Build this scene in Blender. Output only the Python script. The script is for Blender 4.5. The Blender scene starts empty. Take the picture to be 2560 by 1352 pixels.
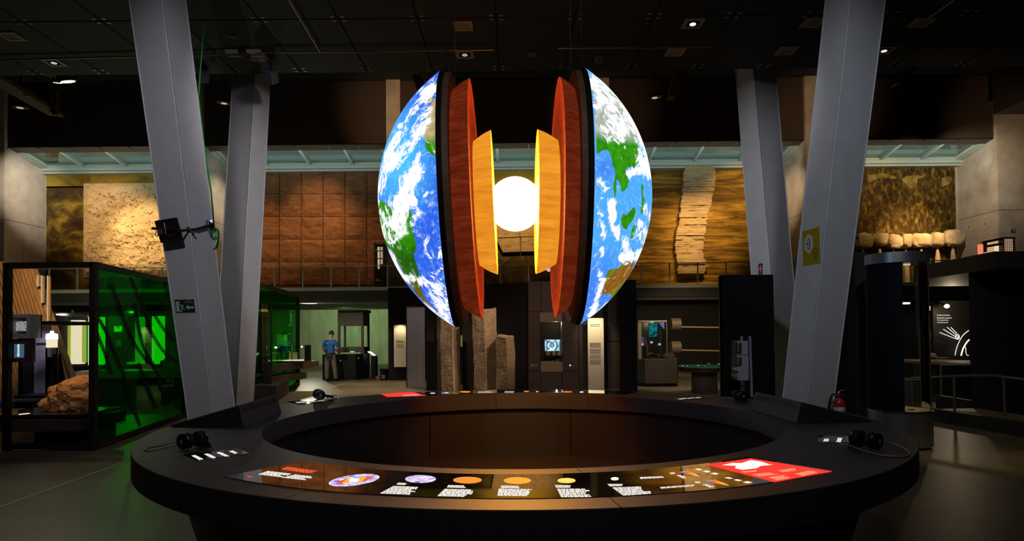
import bpy, bmesh, math, random
import numpy as np
from mathutils import Vector, Matrix, noise as mnoise

random.seed(7)
SC = bpy.context.scene
COL = SC.collection

# ------------------------------------------------------------------ camera
F, HOR, ROLL, PITCH = 1630.0, 832.0, 0.009, math.radians(1.2)   # focal length in px of a 2560 px wide frame
CAMZ = 1.65
CY = HOR - F * math.tan(PITCH)
_cp, _sp, _cr, _sr = math.cos(PITCH), math.sin(PITCH), math.cos(ROLL), math.sin(ROLL)
FWD, UP = Vector((0, _cp, _sp)), Vector((0, -_sp, _cp))
cam_d = bpy.data.cameras.new('camera'); cam = bpy.data.objects.new('camera', cam_d); COL.objects.link(cam)
_rt = Vector((1, 0, 0)) * _cr - UP * _sr
_up = Vector((1, 0, 0)) * _sr + UP * _cr
mw = Matrix.Identity(4)
for i in range(3):
    mw[i][0], mw[i][1], mw[i][2] = _rt[i], _up[i], -FWD[i]
mw[2][3] = CAMZ
cam.matrix_world = mw
cam_d.sensor_width = 36.0; cam_d.lens = F / 2560 * 36.0
cam_d.shift_y = (CY - 676.0) / 2560
cam_d.clip_end = 300
SC.camera = cam

# ------------------------------------------------------------------ world, exposure, render look
w = bpy.data.worlds.new('sky'); SC.world = w; w.use_nodes = True
bg = w.node_tree.nodes['Background']; bg.inputs[0].default_value = (0.50, 0.75, 0.66, 1); bg.inputs[1].default_value = 0.24
SC.view_settings.view_transform = 'Standard'; SC.view_settings.look = 'None'
SC.view_settings.gamma = 1; SC.view_settings.exposure = 0; SC.view_settings.use_curve_mapping = False
try:
    SC.cycles.use_denoising = True
    SC.cycles.max_bounces = 5; SC.cycles.diffuse_bounces = 2; SC.cycles.glossy_bounces = 2; SC.cycles.transmission_bounces = 2; SC.cycles.transparent_max_bounces = 10
    SC.cycles.use_adaptive_sampling = True; SC.cycles.adaptive_threshold = .05
    SC.cycles.sample_clamp_indirect = 4.0
except Exception:
    pass

def lamp(kind, name, loc, energy, color=(1, 1, 1), target=None, size=.1, spot=60, blend=.6):
    l = bpy.data.lights.new(name, kind); o = bpy.data.objects.new(name, l); COL.objects.link(o)
    l.energy = energy; l.color = color; o.location = loc
    if kind == 'SPOT':
        l.spot_size = math.radians(spot); l.spot_blend = blend; l.shadow_soft_size = size
    elif kind == 'AREA':
        l.size = size
    else:
        l.shadow_soft_size = size
    if target is not None:
        o.rotation_euler = (Vector(target) - Vector(loc)).to_track_quat('-Z', 'Y').to_euler()
    return o

# added fill for the hall: unseen spots without fixtures over columns, globe and floor
COOL, WARM = (.86, .90, 1.0), (1.0, .62, .26)
for (x, y, tx, ty, tz, e, c) in ((-2.9, 3.0, -4.9, 10, 3.2, 600, (.93, .90, 1.0)), (2.9, 3.0, 4.7, 10, 3.2, 470, (.80, .86, 1.0)),
                              (-1.5, 8.2, -5.4, 12.7, 4.2, 500, (.95, .91, .96)), (1.6, 8.2, 5.2, 12.7, 4.2, 330, (.88, .91, 1.0)),
                              (0, -1.5, 0, 5.2, 2.2, 200, (.9, .86, 1.0))):
    lamp('SPOT', 'added_fill_spot', (x, y, 6.6), e, c, (tx, ty, tz), .25, 56, 1.0)
for (x, y, e, sp) in ((-7.2, 5.0, 30, 110), (7.8, 6.0, 50, 100), (0, 1.0, 40, 120), (-2.5, 15.5, 420, 100), (2.0, 24.0, 260, 110), (8.5, 10.5, 60, 90)):
    lamp('SPOT', 'added_overhead_fill', (x, y, 6.7), e, (1, .72, .42), (x, y + .01, 0), .2, sp, .8)  # added warm ambient fill from above, no fixtures at these spots

# ------------------------------------------------------------------ pixel helpers (2560 x 1352 frame)
def ray(px, py):
    u2, v2 = (px - 1280) / F, -(py - CY) / F
    u, v = u2 * _cr + v2 * _sr, -u2 * _sr + v2 * _cr
    return Vector((u, 0, 0)) + FWD + UP * v
def P(px, py, Y):
    d = ray(px, py); t = Y / d.y
    return Vector((d.x * t, Y, CAMZ + d.z * t))
def PZ(px, py, Z):
    d = ray(px, py); t = (Z - CAMZ) / d.z
    return Vector((d.x * t, d.y * t, Z))
def XP(px, Y, py=800): return P(px, py, Y).x
def ZP(py, Y, px=1280): return P(px, py, Y).z
def proj(v):
    x, y, z = v[0], v[1], v[2] - CAMZ
    dep = y * _cp + z * _sp; up = -y * _sp + z * _cp
    u, vv = x / dep, up / dep
    return 1280 + F * (u * _cr - vv * _sr), CY - F * (u * _sr + vv * _cr)

# ------------------------------------------------------------------ materials
MATS = {}
def M(name, col=(.5, .5, .5), rough=.6, metal=0.0, spec=.5, col2=None, nscale=4.0, namt=1.0, bump=0.0, bscale=30.0,
      emit=None, estr=0.0, stretch=(1, 1, 1), detail=6, contrast=(.35, .65), coat=0.0):
    if name in MATS: return MATS[name]
    m = bpy.data.materials.new(name); m.use_nodes = True; MATS[name] = m
    nt = m.node_tree; N, L = nt.nodes, nt.links; b = N['Principled BSDF']
    b.inputs['Base Color'].default_value = (*col, 1); b.inputs['Roughness'].default_value = rough
    b.inputs['Metallic'].default_value = metal; b.inputs['Specular IOR Level'].default_value = spec
    b.inputs['Coat Weight'].default_value = coat
    if emit:
        b.inputs['Emission Color'].default_value = (*emit, 1); b.inputs['Emission Strength'].default_value = estr
    if col2 or bump:
        g = N.new('ShaderNodeNewGeometry'); mp = N.new('ShaderNodeMapping'); L.new(g.outputs['Position'], mp.inputs[0])
        mp.inputs['Scale'].default_value = stretch
    if col2:
        n = N.new('ShaderNodeTexNoise'); n.inputs['Scale'].default_value = nscale; n.inputs['Detail'].default_value = detail
        n.inputs['Roughness'].default_value = .62
        L.new(mp.outputs[0], n.inputs['Vector'])
        r = N.new('ShaderNodeValToRGB'); r.color_ramp.elements[0].position, r.color_ramp.elements[1].position = contrast
        r.color_ramp.elements[0].color = (*col, 1); r.color_ramp.elements[1].color = (*col2, 1)
        L.new(n.outputs['Fac'], r.inputs[0]); L.new(r.outputs[0], b.inputs['Base Color'])
        if emit == 'self': L.new(r.outputs[0], b.inputs['Emission Color'])
    if bump:
        n2 = N.new('ShaderNodeTexNoise'); n2.inputs['Scale'].default_value = bscale; n2.inputs['Detail'].default_value = 5
        L.new(mp.outputs[0], n2.inputs['Vector'])
        bp = N.new('ShaderNodeBump'); bp.inputs['Strength'].default_value = bump; bp.inputs['Distance'].default_value = .05
        L.new(n2.outputs['Fac'], bp.inputs['Height']); L.new(bp.outputs[0], b.inputs['Normal'])
    return m
def E(name, col, s):
    m = M(name, tuple(min(1, c) * .1 for c in col), .6, emit=col, estr=s)
    if s < 1.2 and name != 'screen_red': m.cycles.emission_sampling = 'NONE'     # tiny dim glows: found by bounced rays, not sampled as lamps
    return m
def glassmat(name, tint=(.93, .96, .95), gloss=.10, rough=.02):
    if name in MATS: return MATS[name]
    m = bpy.data.materials.new(name); m.use_nodes = True; MATS[name] = m
    nt = m.node_tree; N, L = nt.nodes, nt.links
    N.remove(N['Principled BSDF']); out = N['Material Output']
    t = N.new('ShaderNodeBsdfTransparent'); t.inputs[0].default_value = (*tint, 1)
    g = N.new('ShaderNodeBsdfGlossy'); g.inputs['Roughness'].default_value = rough; g.inputs[0].default_value = (1, 1, 1, 1)
    fr = N.new('ShaderNodeFresnel'); fr.inputs[0].default_value = 1.45
    mx = N.new('ShaderNodeMixShader'); mul = N.new('ShaderNodeMath'); mul.operation = 'MULTIPLY'; mul.inputs[1].default_value = gloss * 10
    L.new(fr.outputs[0], mul.inputs[0]); mul.use_clamp = True
    L.new(mul.outputs[0], mx.inputs[0]); L.new(t.outputs[0], mx.inputs[1]); L.new(g.outputs[0], mx.inputs[2]); L.new(mx.outputs[0], out.inputs[0])
    return m

BLACK = M('matte_black', (.010, .009, .009), .7, spec=.25)
BLACK2 = M('soft_black', (.022, .018, .016), .6, col2=(.030, .024, .020), nscale=2)
DECK = M('deck_black', (.046, .043, .044), .5, col2=(.053, .049, .049), nscale=60)
CONC = M('concrete', (.36, .31, .26), .8, col2=(.52, .47, .41), nscale=.9, bump=.25, bscale=14)
CONCG = M('concrete_lower', (.30, .30, .26), .8, col2=(.45, .45, .39), nscale=1.3, bump=.25, bscale=14, stretch=(1.6, 1.6, .5))
WHITE = M('white_paint', (.60, .60, .60), .45, col2=(.66, .66, .66), nscale=3)
STEEL = M('brushed_steel', (.42, .42, .43), .32, .9, col2=(.5, .5, .5), nscale=8, stretch=(1, 1, .1))
CHROME = M('chrome', (.6, .6, .6), .2, 1)
DKMETAL = M('dark_metal', (.035, .030, .028), .45, .5)
BROWNB = M('brown_board', (.035, .020, .016), .55, col2=(.055, .032, .024), nscale=1.5)
RUBBER = M('black_plastic', (.010, .010, .011), .3)
GLASS = glassmat('clear_glass', (.95, .97, .96), .10)
RAILGLASS = glassmat('rail_glass', (.86, .86, .84), .12)
POSTER = M('white_poster', (.75, .70, .60), .6)
INK = M('grey_print', (.20, .18, .16), .7)
WTEXT = E('white_glow_text', (1, .95, .88), 1.1)

# ------------------------------------------------------------------ mesh builder
def wloc(o):
    v = Vector((0, 0, 0))
    while o: v = v + o.location; o = o.parent
    return v
class MB:
    def __init__(s, xf=None): s.v, s.f, s.m, s.xf, s.mi = [], [], [], xf, 0
    def pt(s, p):
        p = Vector(p)
        s.v.append(s.xf @ p if s.xf else p); return len(s.v) - 1
    def face(s, ids): s.f.append(tuple(ids)); s.m.append(s.mi)
    def poly(s, pts): s.face([s.pt(p) for p in pts]); return s
    def box(s, a, b, rot=None, piv=None):
        a, b = Vector(a), Vector(b); lo = [min(a[i], b[i]) for i in range(3)]; hi = [max(a[i], b[i]) for i in range(3)]
        c = [Vector(((hi if i & 1 else lo)[0], (hi if i & 2 else lo)[1], (hi if i & 4 else lo)[2])) for i in range(8)]
        if rot: 
            pv = Vector(piv) if piv is not None else (a + b) / 2
            c = [rot @ (q - pv) + pv for q in c]
        k = [s.pt(q) for q in c]
        for q in ((0, 2, 3, 1), (4, 5, 7, 6), (0, 1, 5, 4), (2, 6, 7, 3), (1, 3, 7, 5), (0, 4, 6, 2)): s.face([k[i] for i in q])
        return s
    def bar(s, a, b, wd, ht=None, up=(0, 0, 1)):
        ht = wd if ht is None else ht
        a, b = Vector(a), Vector(b); d = (b - a).normalized(); u = Vector(up)
        if abs(d.dot(u)) > .98: u = Vector((1, 0, 0))
        x = d.cross(u).normalized(); z = x.cross(d).normalized()
        k = []
        for p in (a, b):
            for (i, j) in ((-1, -1), (1, -1), (1, 1), (-1, 1)): k.append(s.pt(p + x * (i * wd / 2) + z * (j * ht / 2)))
        s.face(k[3::-1]); s.face(k[4:])
        for i in range(4): j = (i + 1) % 4; s.face((k[i], k[j], k[4 + j], k[4 + i]))
        return s
    def tube(s, pts, r, n=8, caps=True):
        pts = [Vector(p) for p in pts]; rings = []
        rr = r if isinstance(r, (list, tuple)) else [r] * len(pts)
        prev = None
        for i, p in enumerate(pts):
            d = (pts[min(i + 1, len(pts) - 1)] - pts[max(i - 1, 0)]).normalized()
            if prev is None:
                u = Vector((0, 0, 1)) if abs(d.z) < .9 else Vector((1, 0, 0)); x = d.cross(u).normalized()
            else:
                x = (prev - d * prev.dot(d)).normalized()
            prev = x; y = d.cross(x)
            rings.append([s.pt(p + (x * math.cos(t) + y * math.sin(t)) * rr[i]) for t in [2 * math.pi * k / n for k in range(n)]])
        for a, b in zip(rings, rings[1:]):
            for k in range(n): j = (k + 1) % n; s.face((a[k], a[j], b[j], b[k]))
        if caps: s.face(rings[0][::-1]); s.face(rings[-1])
        return s
    def lathe(s, prof, c=(0, 0, 0), axis='Z', n=32, a0=0, a1=2 * math.pi, close=False):
        c = Vector(c); rings = []; full = abs(a1 - a0 - 2 * math.pi) < 1e-6; m = n if full else n + 1
        for (r, h) in prof:
            ring = []
            for k in range(m):
                t = a0 + (a1 - a0) * k / n; x, y = r * math.cos(t), r * math.sin(t)
                q = Vector((x, y, h)) if axis == 'Z' else (Vector((h, x, y)) if axis == 'X' else Vector((x, h, y)))
                ring.append(s.pt(c + q))
            rings.append(ring)
        seq = list(zip(rings, rings[1:]))
        if close: seq.append((rings[-1], rings[0]))
        for a, b in seq:
            for k in range(n if full else n):
                j = (k + 1) % m
                if not full and k == n: continue
                s.face((a[k], a[j], b[j], b[k]))
        return s
    def cyl(s, c, r, h, n=24, r2=None, axis='Z'):
        r2 = r if r2 is None else r2
        return s.lathe([(.0001, 0), (r, 0), (r2, h), (.0001, h)], c, axis, n)
    def prism(s, pts, off):
        off = Vector(off); k = [s.pt(p) for p in pts]; k2 = [s.pt(Vector(p) + off) for p in pts]
        s.face(k[::-1]); s.face(k2)
        for i in range(len(k)): j = (i + 1) % len(k); s.face((k[i], k[j], k2[j], k2[i]))
        return s
    def grid(s, fn, nu, nv):
        k = [[s.pt(fn(i / nu, j / nv)) for j in range(nv + 1)] for i in range(nu + 1)]
        for i in range(nu):
            for j in range(nv): s.face((k[i][j], k[i + 1][j], k[i + 1][j + 1], k[i][j + 1]))
        return s
    def mesh(s, name, org):
        me = bpy.data.meshes.new(name); me.from_pydata([tuple(v - org) for v in s.v], [], s.f)
        return me
    def build(s, name, mat, parent=None, smooth=False, kind=None, label=None, cat=None, group=None, bevel=0):
        if parent is not None: org = wloc(parent)
        else:
            xs = [[v[i] for v in s.v] for i in range(3)]
            org = Vector(((min(xs[0]) + max(xs[0])) / 2, (min(xs[1]) + max(xs[1])) / 2, min(xs[2])))
        me = s.mesh(name, org)
        mats = mat if isinstance(mat, (list, tuple)) else [mat]
        for q in mats: me.materials.append(q)
        if len(mats) > 1: me.polygons.foreach_set('material_index', s.m)
        bm = bmesh.new(); bm.from_mesh(me); bmesh.ops.recalc_face_normals(bm, faces=bm.faces); bm.to_mesh(me); bm.free()
        if smooth:
            me.polygons.foreach_set('use_smooth', [True] * len(me.polygons))
            try: me.set_sharp_from_angle(angle=math.radians(40))
            except Exception: pass
        o = bpy.data.objects.new(name, me); COL.objects.link(o)
        if parent is not None: o.parent = parent
        else: o.location = org
        if bevel:
            b = o.modifiers.new('edge', 'BEVEL'); b.width = bevel; b.segments = 2; b.limit_method = 'ANGLE'
        tag(o, label, cat, group, kind)
        return o
def tag(o, label=None, cat=None, group=None, kind=None):
    if label: o['label'] = label
    if cat: o['category'] = cat
    if group: o['group'] = group
    if kind: o['kind'] = kind
    return o
def thing(name, label, cat, loc, group=None):
    o = bpy.data.objects.new(name, None); COL.objects.link(o); o.location = Vector(loc); o.empty_display_size = .1
    return tag(o, label, cat, group)
def group_node(name, loc, kind='structure'):
    o = bpy.data.objects.new(name, None); COL.objects.link(o); o.location = Vector(loc); o.empty_display_size = .1
    o['kind'] = kind; return o
def fbm(p, sc=1.0, o=4):
    return mnoise.fractal(Vector(p) * sc, .55, 2.0, o)
def text_mesh(mb, txt, size, origin, ux, uy, depth=.002, align='LEFT'):
    """adds letters to mb: origin + ux*x + uy*y"""
    cu = bpy.data.curves.new('t', 'FONT'); cu.body = txt; cu.size = size; cu.align_x = align; cu.resolution_u = 2
    ob = bpy.data.objects.new('t', cu); COL.objects.link(ob)
    bpy.context.view_layer.update()
    me = ob.evaluated_get(bpy.context.evaluated_depsgraph_get()).to_mesh()
    ux, uy, origin = Vector(ux), Vector(uy), Vector(origin)
    base = len(mb.v)
    for v in me.vertices: mb.pt(origin + ux * v.co.x + uy * v.co.y)
    for p in me.polygons: mb.face([base + i for i in p.vertices])
    ob.to_mesh_clear(); bpy.data.objects.remove(ob); bpy.data.curves.remove(cu)
    return mb
def tblock(quad, n, seed, mat, name, parent, fill=.55, ragged=.25, wordlen=.12):
    mb = MB(); textlines(mb, quad, n, fill, seed, ragged, wordlen); return mb.build(name, mat, parent)
def bil(q, u, v):
    a, b, c, d = [Vector(x) for x in q]
    return a * (1 - u) * (1 - v) + b * u * (1 - v) + c * u * v + d * (1 - u) * v
def textlines(mb, quad, n, fill=.55, seed=1, ragged=.25, wordlen=.12):
    """unreadable paragraph: rows of word-long strips inside a quad (corners: top-left, top-right, bottom-right, bottom-left)"""
    rg = random.Random(seed)
    for i in range(n):
        v0, v1 = (i + (1 - fill) / 2) / n, (i + 1 - (1 - fill) / 2) / n
        end = 1 - ragged * rg.random(); u = 0
        while u < end - .02:
            wl = min(wordlen * (.4 + 1.1 * rg.random()), end - u)
            mb.poly([bil(quad, u, v0), bil(quad, u + wl, v0), bil(quad, u + wl, v1), bil(quad, u, v1)])
            u += wl + wordlen * .16
    return mb

# ================================================================== THE HALL
FRONT, MUR, BAL, LOW = 29.35, 32.0, 26.5, 36.0       # pier fronts, mural wall, balcony edge, lower rear wall
ZB = ZP(714, BAL, 1280) ; ZROOF, ZFB = 13.2, 10.3
floor_m = M('polished_concrete', (.085, .067, .045), .42, col2=(.14, .113, .078), nscale=.7, spec=.35, bump=.06, bscale=9)
MB().box((-26, -8, -.2), (26, 37, 0)).build('floor', floor_m, kind='structure')
darkwall = M('dark_wall', (.018, .015, .014), .8)
MB().box((-26, -8.2, 0), (26, -8, 13.3)).build('wall_front', darkwall, kind='structure')
MB().box((-26, -8, 0), (-25.8, 37, 13.3)).build('wall_left', darkwall, kind='structure')
MB().box((25.8, -8, 0), (26, 37, 13.3)).build('wall_right', darkwall, kind='structure')
roofm = M('roof_black', (.008, .007, .007), .85)
MB().box((-26, -8.2, ZROOF), (26, 29.9, ZROOF + .2)).build('ceiling', roofm, kind='structure')
# floor joint strips (pale lines)
fl = M('floor_joint', (.26, .24, .20), .5)
for k, (a, b) in enumerate((((0, 1268), (330, 1148)), ((775, 985), (905, 945)), ((0, 1130), (60, 1122)))):
    p, q = PZ(*a, .002), PZ(*b, .002)
    MB().bar(p, q, .035, .004).build('trim_%d' % (k + 1), fl, kind='structure')

# ---- suspended black ceiling with perforated panels
perf = bpy.data.materials.new('perforated_black'); perf.use_nodes = True; MATS['perforated_black'] = perf
_n, _l = perf.node_tree.nodes, perf.node_tree.links; _b = _n['Principled BSDF']; _b.inputs['Roughness'].default_value = .75
_g = _n.new('ShaderNodeNewGeometry'); _s = _n.new('ShaderNodeVectorMath'); _s.operation = 'SCALE'; _s.inputs['Scale'].default_value = 28
_fr = _n.new('ShaderNodeVectorMath'); _fr.operation = 'FRACTION'; _sp_ = _n.new('ShaderNodeSeparateXYZ')
_l.new(_g.outputs['Position'], _s.inputs[0]); _l.new(_s.outputs[0], _fr.inputs[0]); _l.new(_fr.outputs[0], _sp_.inputs[0])
_ma = _n.new('ShaderNodeMath'); _ma.operation = 'GREATER_THAN'; _ma.inputs[1].default_value = .62; _mb = _n.new('ShaderNodeMath'); _mb.operation = 'GREATER_THAN'; _mb.inputs[1].default_value = .62
_mx = _n.new('ShaderNodeMath'); _mx.operation = 'MAXIMUM'; _l.new(_sp_.outputs[0], _ma.inputs[0]); _l.new(_sp_.outputs[1], _mb.inputs[0])
_l.new(_ma.outputs[0], _mx.inputs[0]); _l.new(_mb.outputs[0], _mx.inputs[1])
_cr_ = _n.new('ShaderNodeMix'); _cr_.data_type = 'RGBA'; _cr_.inputs[6].default_value = (.001, .001, .001, 1); _cr_.inputs[7].default_value = (.010, .009, .009, 1)
_l.new(_mx.outputs[0], _cr_.inputs[0]); _l.new(_cr_.outputs[2], _b.inputs['Base Color'])
ZC = 6.82
ceil = group_node('ceiling_grid', (0, 5, ZC))
MB().box((-16, -7, ZC + .08), (16, 12.78, ZC + .25)).build('backing', BLACK, ceil)
rows = ((8.45, 10.56), (10.6, 12.78)); X0 = -1.51; DX = 1.294
pan_mesh = {}
for ri, (y0, y1) in enumerate(rows):
    for k in range(-8, 12):
        x = X0 + k * DX
        if ri not in pan_mesh:
            o = MB().box((x + .012, y0, ZC), (x + DX - .012, y1, ZC + .06)).build('ceiling_panel', perf, ceil)
            pan_mesh[ri] = (o, x)
        else:
            o = pan_mesh[ri][0].copy(); COL.objects.link(o); o.location.x += x - pan_mesh[ri][1]
clip_m = M('clip_grey', (.26, .25, .23), .4)
c0 = None
for (yy) in (10.58, 12.62):
    for k in range(-7, 11):
        x = X0 + k * DX
        if c0 is None:
            mb = MB()
            for sx in (-.085, .085):
                for sy in (-.07, .07): mb.box((x + sx - .028, yy + sy - .02, ZC - .006), (x + sx + .028, yy + sy + .02, ZC))
            c0 = (mb.build('fixing_clip', clip_m, ceil), x, yy)
        else:
            o = c0[0].copy(); COL.objects.link(o); o.location.x += x - c0[1]; o.location.y += yy - c0[2]
# thin conduit rails under the ceiling
railm = M('conduit_grey', (.14, .13, .10), .4, .3)
zr = ZC - .05
for k, (a, b) in enumerate((((0, 150), (600, 135)), ((640, 132), (1235, 125)), ((1395, 121), (1783, 118)), ((2222, 116), (2560, 116)), ((722, 0), (800, 130)), ((2322, 46), (2385, 0)))):
    MB().tube([PZ(*a, zr), PZ(*b, zr)], .014, 6).build('trim_%d' % (k + 4), railm, kind='structure')

# ---- piers (concrete fins) with cast panels on the faces one sees
def pier(x0, x1, face, n):
    """face: +1 the +X face is seen, -1 the -X face"""
    g = group_node('pier', ((x0 + x1) / 2, FRONT + 1, ZB))
    MB().box((x0 + .03, FRONT + .03, ZB), (x1 - .03, MUR, ZROOF)).build('core', CONC, g)
    zs = [ZB, 7.0, 10.55, ZROOF]
    for za, zb in zip(zs, zs[1:]):
        MB().box((x0, FRONT, za + .012), (x1, FRONT + .029, zb - .012)).build('concrete_panel', CONC, g)
        if za > 10.5: 
            xf = x1 if face > 0 else x0
            MB().box((xf, FRONT + .03, za + .012), (xf - face * .029, FRONT + .2, zb - .012)).build('concrete_panel', CONC, g)
            continue
        ys = [FRONT + .03, 30.55, MUR - .02]
        for ya, yb in zip(ys, ys[1:]):
            xf = x1 if face > 0 else x0
            MB().box((xf, ya + .012, za + .012), (xf - face * .029, yb - .012, zb - .012)).build('concrete_panel', CONC, g)
    return g
xr0 = XP(115, MUR, 500); xr1 = XP(570, MUR, 450); x2a, x2b = XP(965, FRONT, 260), XP(1000, FRONT, 260)
x3a, x3b = XP(1482, FRONT, 210), XP(1523, FRONT, 210); x4 = XP(2013, FRONT, 250); x5 = XP(2395, MUR, 500)
PIERS = ((xr0 - 1.6, xr0, 1), (xr1 - .65, xr1, 1), (x2a, x2b, 1), (x3a, x3b, -1), (x4, x4 + .75, -1), (x5, x5 + 2.6, -1))
for i, (a, b, f) in enumerate(PIERS): pier(a, b, f, i)
# tie holes on the visible pier faces
hole = M('tie_hole', (.03, .025, .02), .9)
for (px, py, Yw, xf) in ((50, 402, 0, xr0), (48, 470, 0, xr0), (49, 588, 0, xr0), (2463, 560, 0, x5), (2422, 568, 0, x5), (2438, 370, 0, x5)):
    d = ray(px, py); t = xf / d.x; q = Vector((xf, d.y * t, CAMZ + d.z * t)); s = -1 if xf > 0 else 1
    MB().lathe([(.0001, 0), (.035, 0), (.035, .012)], q + Vector((s * .0 - .005, 0, 0)), 'X', 10).build('tie_hole', hole, kind='structure')

# ---- dark fascia, soffit boards, skylights and mural walls bay by bay
fasc = M('fascia_brown', (.048, .032, .024), .85, col2=(.058, .039, .029), nscale=.5)
soff = M('soffit_brown', (.05, .036, .026), .6)
frm = M('skylight_frame', (.42, .50, .47), .5)
sky_glass = glassmat('skylight_glass', (.86, .91, .88), .05)
bays = [(PIERS[i][1], PIERS[i + 1][0]) for i in range(5)]
MB().box((-25.8, MUR, ZB - .3), (25.8, MUR + .3, 10.1)).build('wall_back', CONC, kind='structure')
for bi, (a, b) in enumerate(bays):
    MB().box((a, FRONT + .2, ZFB), (b, FRONT + .4, ZROOF)).build('beam_fascia', fasc, kind='structure')
    g = group_node('soffit', ((a + b) / 2, FRONT + .4, ZFB - .1))
    n = max(3, round((b - a) / 1.45)); dxs = (b - a) / n
    for k in range(n):
        x = a + k * dxs
        MB().prism([(x + .02, FRONT + .2, ZFB), (x + dxs - .02, FRONT + .2, ZFB), (x + dxs - .02, FRONT + .75, ZFB - .1), (x + .02, FRONT + .75, ZFB - .1)], (0, 0, .03)).build('board', soff, g)
        MB().box((x - .015, FRONT + .16, ZFB - .06), (x + .015, FRONT + .2, ZFB + .04)).build('bracket', DKMETAL, g)
    sk = group_node('window_%d' % (bi + 1), ((a + b) / 2, 31, 9.8))
    y0, z0, y1, z1 = FRONT + .7, 10.28, MUR - .34, 9.98
    MB().box((a, MUR - .34, 9.62), (b, MUR, 9.72)).build('rail', frm, sk)
    MB().box((a, MUR - .40, 9.74), (b, MUR, 9.92)).build('rail', frm, sk)
    MB().box((a, MUR - .34, 9.94), (b, MUR, 10.14)).build('rail', frm, sk)
    for xe in (a + .12, b - .12):
        MB().bar((xe, y0, z0), (xe, y1, z1), .22, .26).build('side_rail', frm, sk)
        MB().bar((xe + (.2 if xe < 0 and xe == a + .12 or xe == a + .12 else -.2), y0, z0 - .02), (xe + (.2 if xe == a + .12 else -.2), y1, z1 - .02), .06, .16).build('side_rail', frm, sk)
    m = max(2, round((b - a) / 2.15)); dm = (b - a) / m
    for k in range(m):
        xa, xb = a + k * dm, a + (k + 1) * dm
        if k: MB().bar((xa, y0, z0), (xa, y1, z1), .12, .18).build('mullion', frm, sk)
        MB().prism([(xa + .03, y0, z0 + .06), (xb - .03, y0, z0 + .06), (xb - .03, y1, z1 + .06), (xa + .03, y1, z1 + .06)], (0, 0, .02)).build('pane', sky_glass, sk)
    MB().box((a, MUR, 10.1), (b, MUR + .25, 10.16)).build('rear_curb', frm, sk)
    # added strip light without a fixture, brightens the skylight frame and pier tops
    _l2 = lamp('AREA', 'added_skylight_fill', ((a + b) / 2, FRONT + .3, 9.3), 34, (.84, 1, .92), ((a + b) / 2, MUR - .6, 10.1), .4).data; _l2.shape = 'RECTANGLE'; _l2.size = (b - a) * .9; _l2.size_y = .15

# ---- balcony and its balustrade
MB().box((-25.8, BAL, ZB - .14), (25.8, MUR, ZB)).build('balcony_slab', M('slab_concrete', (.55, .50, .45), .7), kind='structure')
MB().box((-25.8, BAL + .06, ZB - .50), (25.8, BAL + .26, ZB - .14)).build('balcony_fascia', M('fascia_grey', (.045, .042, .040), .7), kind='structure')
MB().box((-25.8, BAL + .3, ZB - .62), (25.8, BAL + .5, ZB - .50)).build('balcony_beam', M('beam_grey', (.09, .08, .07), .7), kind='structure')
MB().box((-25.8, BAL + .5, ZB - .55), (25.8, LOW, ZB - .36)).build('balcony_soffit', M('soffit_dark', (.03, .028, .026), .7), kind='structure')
rail = thing('balcony_balustrade', 'glass balustrade with steel posts and handrail along the balcony', 'railing', (0, BAL + .1, ZB))
yr = BAL + .12; zt = ZP(661, yr, 1280)
MB().bar((-21, yr, zt), (21, yr, zt), .05, .035).build('handrail', M('rail_steel', (.55, .53, .50), .4, .3), rail)
pst = M('post_steel', (.48, .45, .41), .4, .3)
xs = [XP(687 + 70.5 * k, yr, 690) for k in range(-9, 25)]
p0 = MB().box((xs[0] - .025, yr - .03, ZB), (xs[0] + .025, yr + .03, zt)).build('post', pst, rail)
g0 = MB().box((xs[0] + .05, yr - .008, ZB + .05), (xs[1] - .05, yr + .008, zt - .05)).build('glass_pane', RAILGLASS, rail)
for x in xs[1:]:
    o = p0.copy(); COL.objects.link(o); o.location.x += x - xs[0]
for x in xs[1:-1]:
    o = g0.copy(); COL.objects.link(o); o.location.x += x - xs[0]

# ---- lower rear wall of cast panels
lw = group_node('wall_rear_lower', (0, LOW, 0))
MB().box((-25.8, LOW + .03, 0), (25.8, LOW + .3, ZB - .3)).build('core', CONCG, lw)
x = -25.6
while x < 25:
    for (za, zb) in ((0, 1.93), (1.95, ZB - .56)):
        MB().box((x, LOW, za), (x + 2.36, LOW + .03, zb)).build('concrete_panel', CONCG, lw)
    x += 2.4

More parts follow.
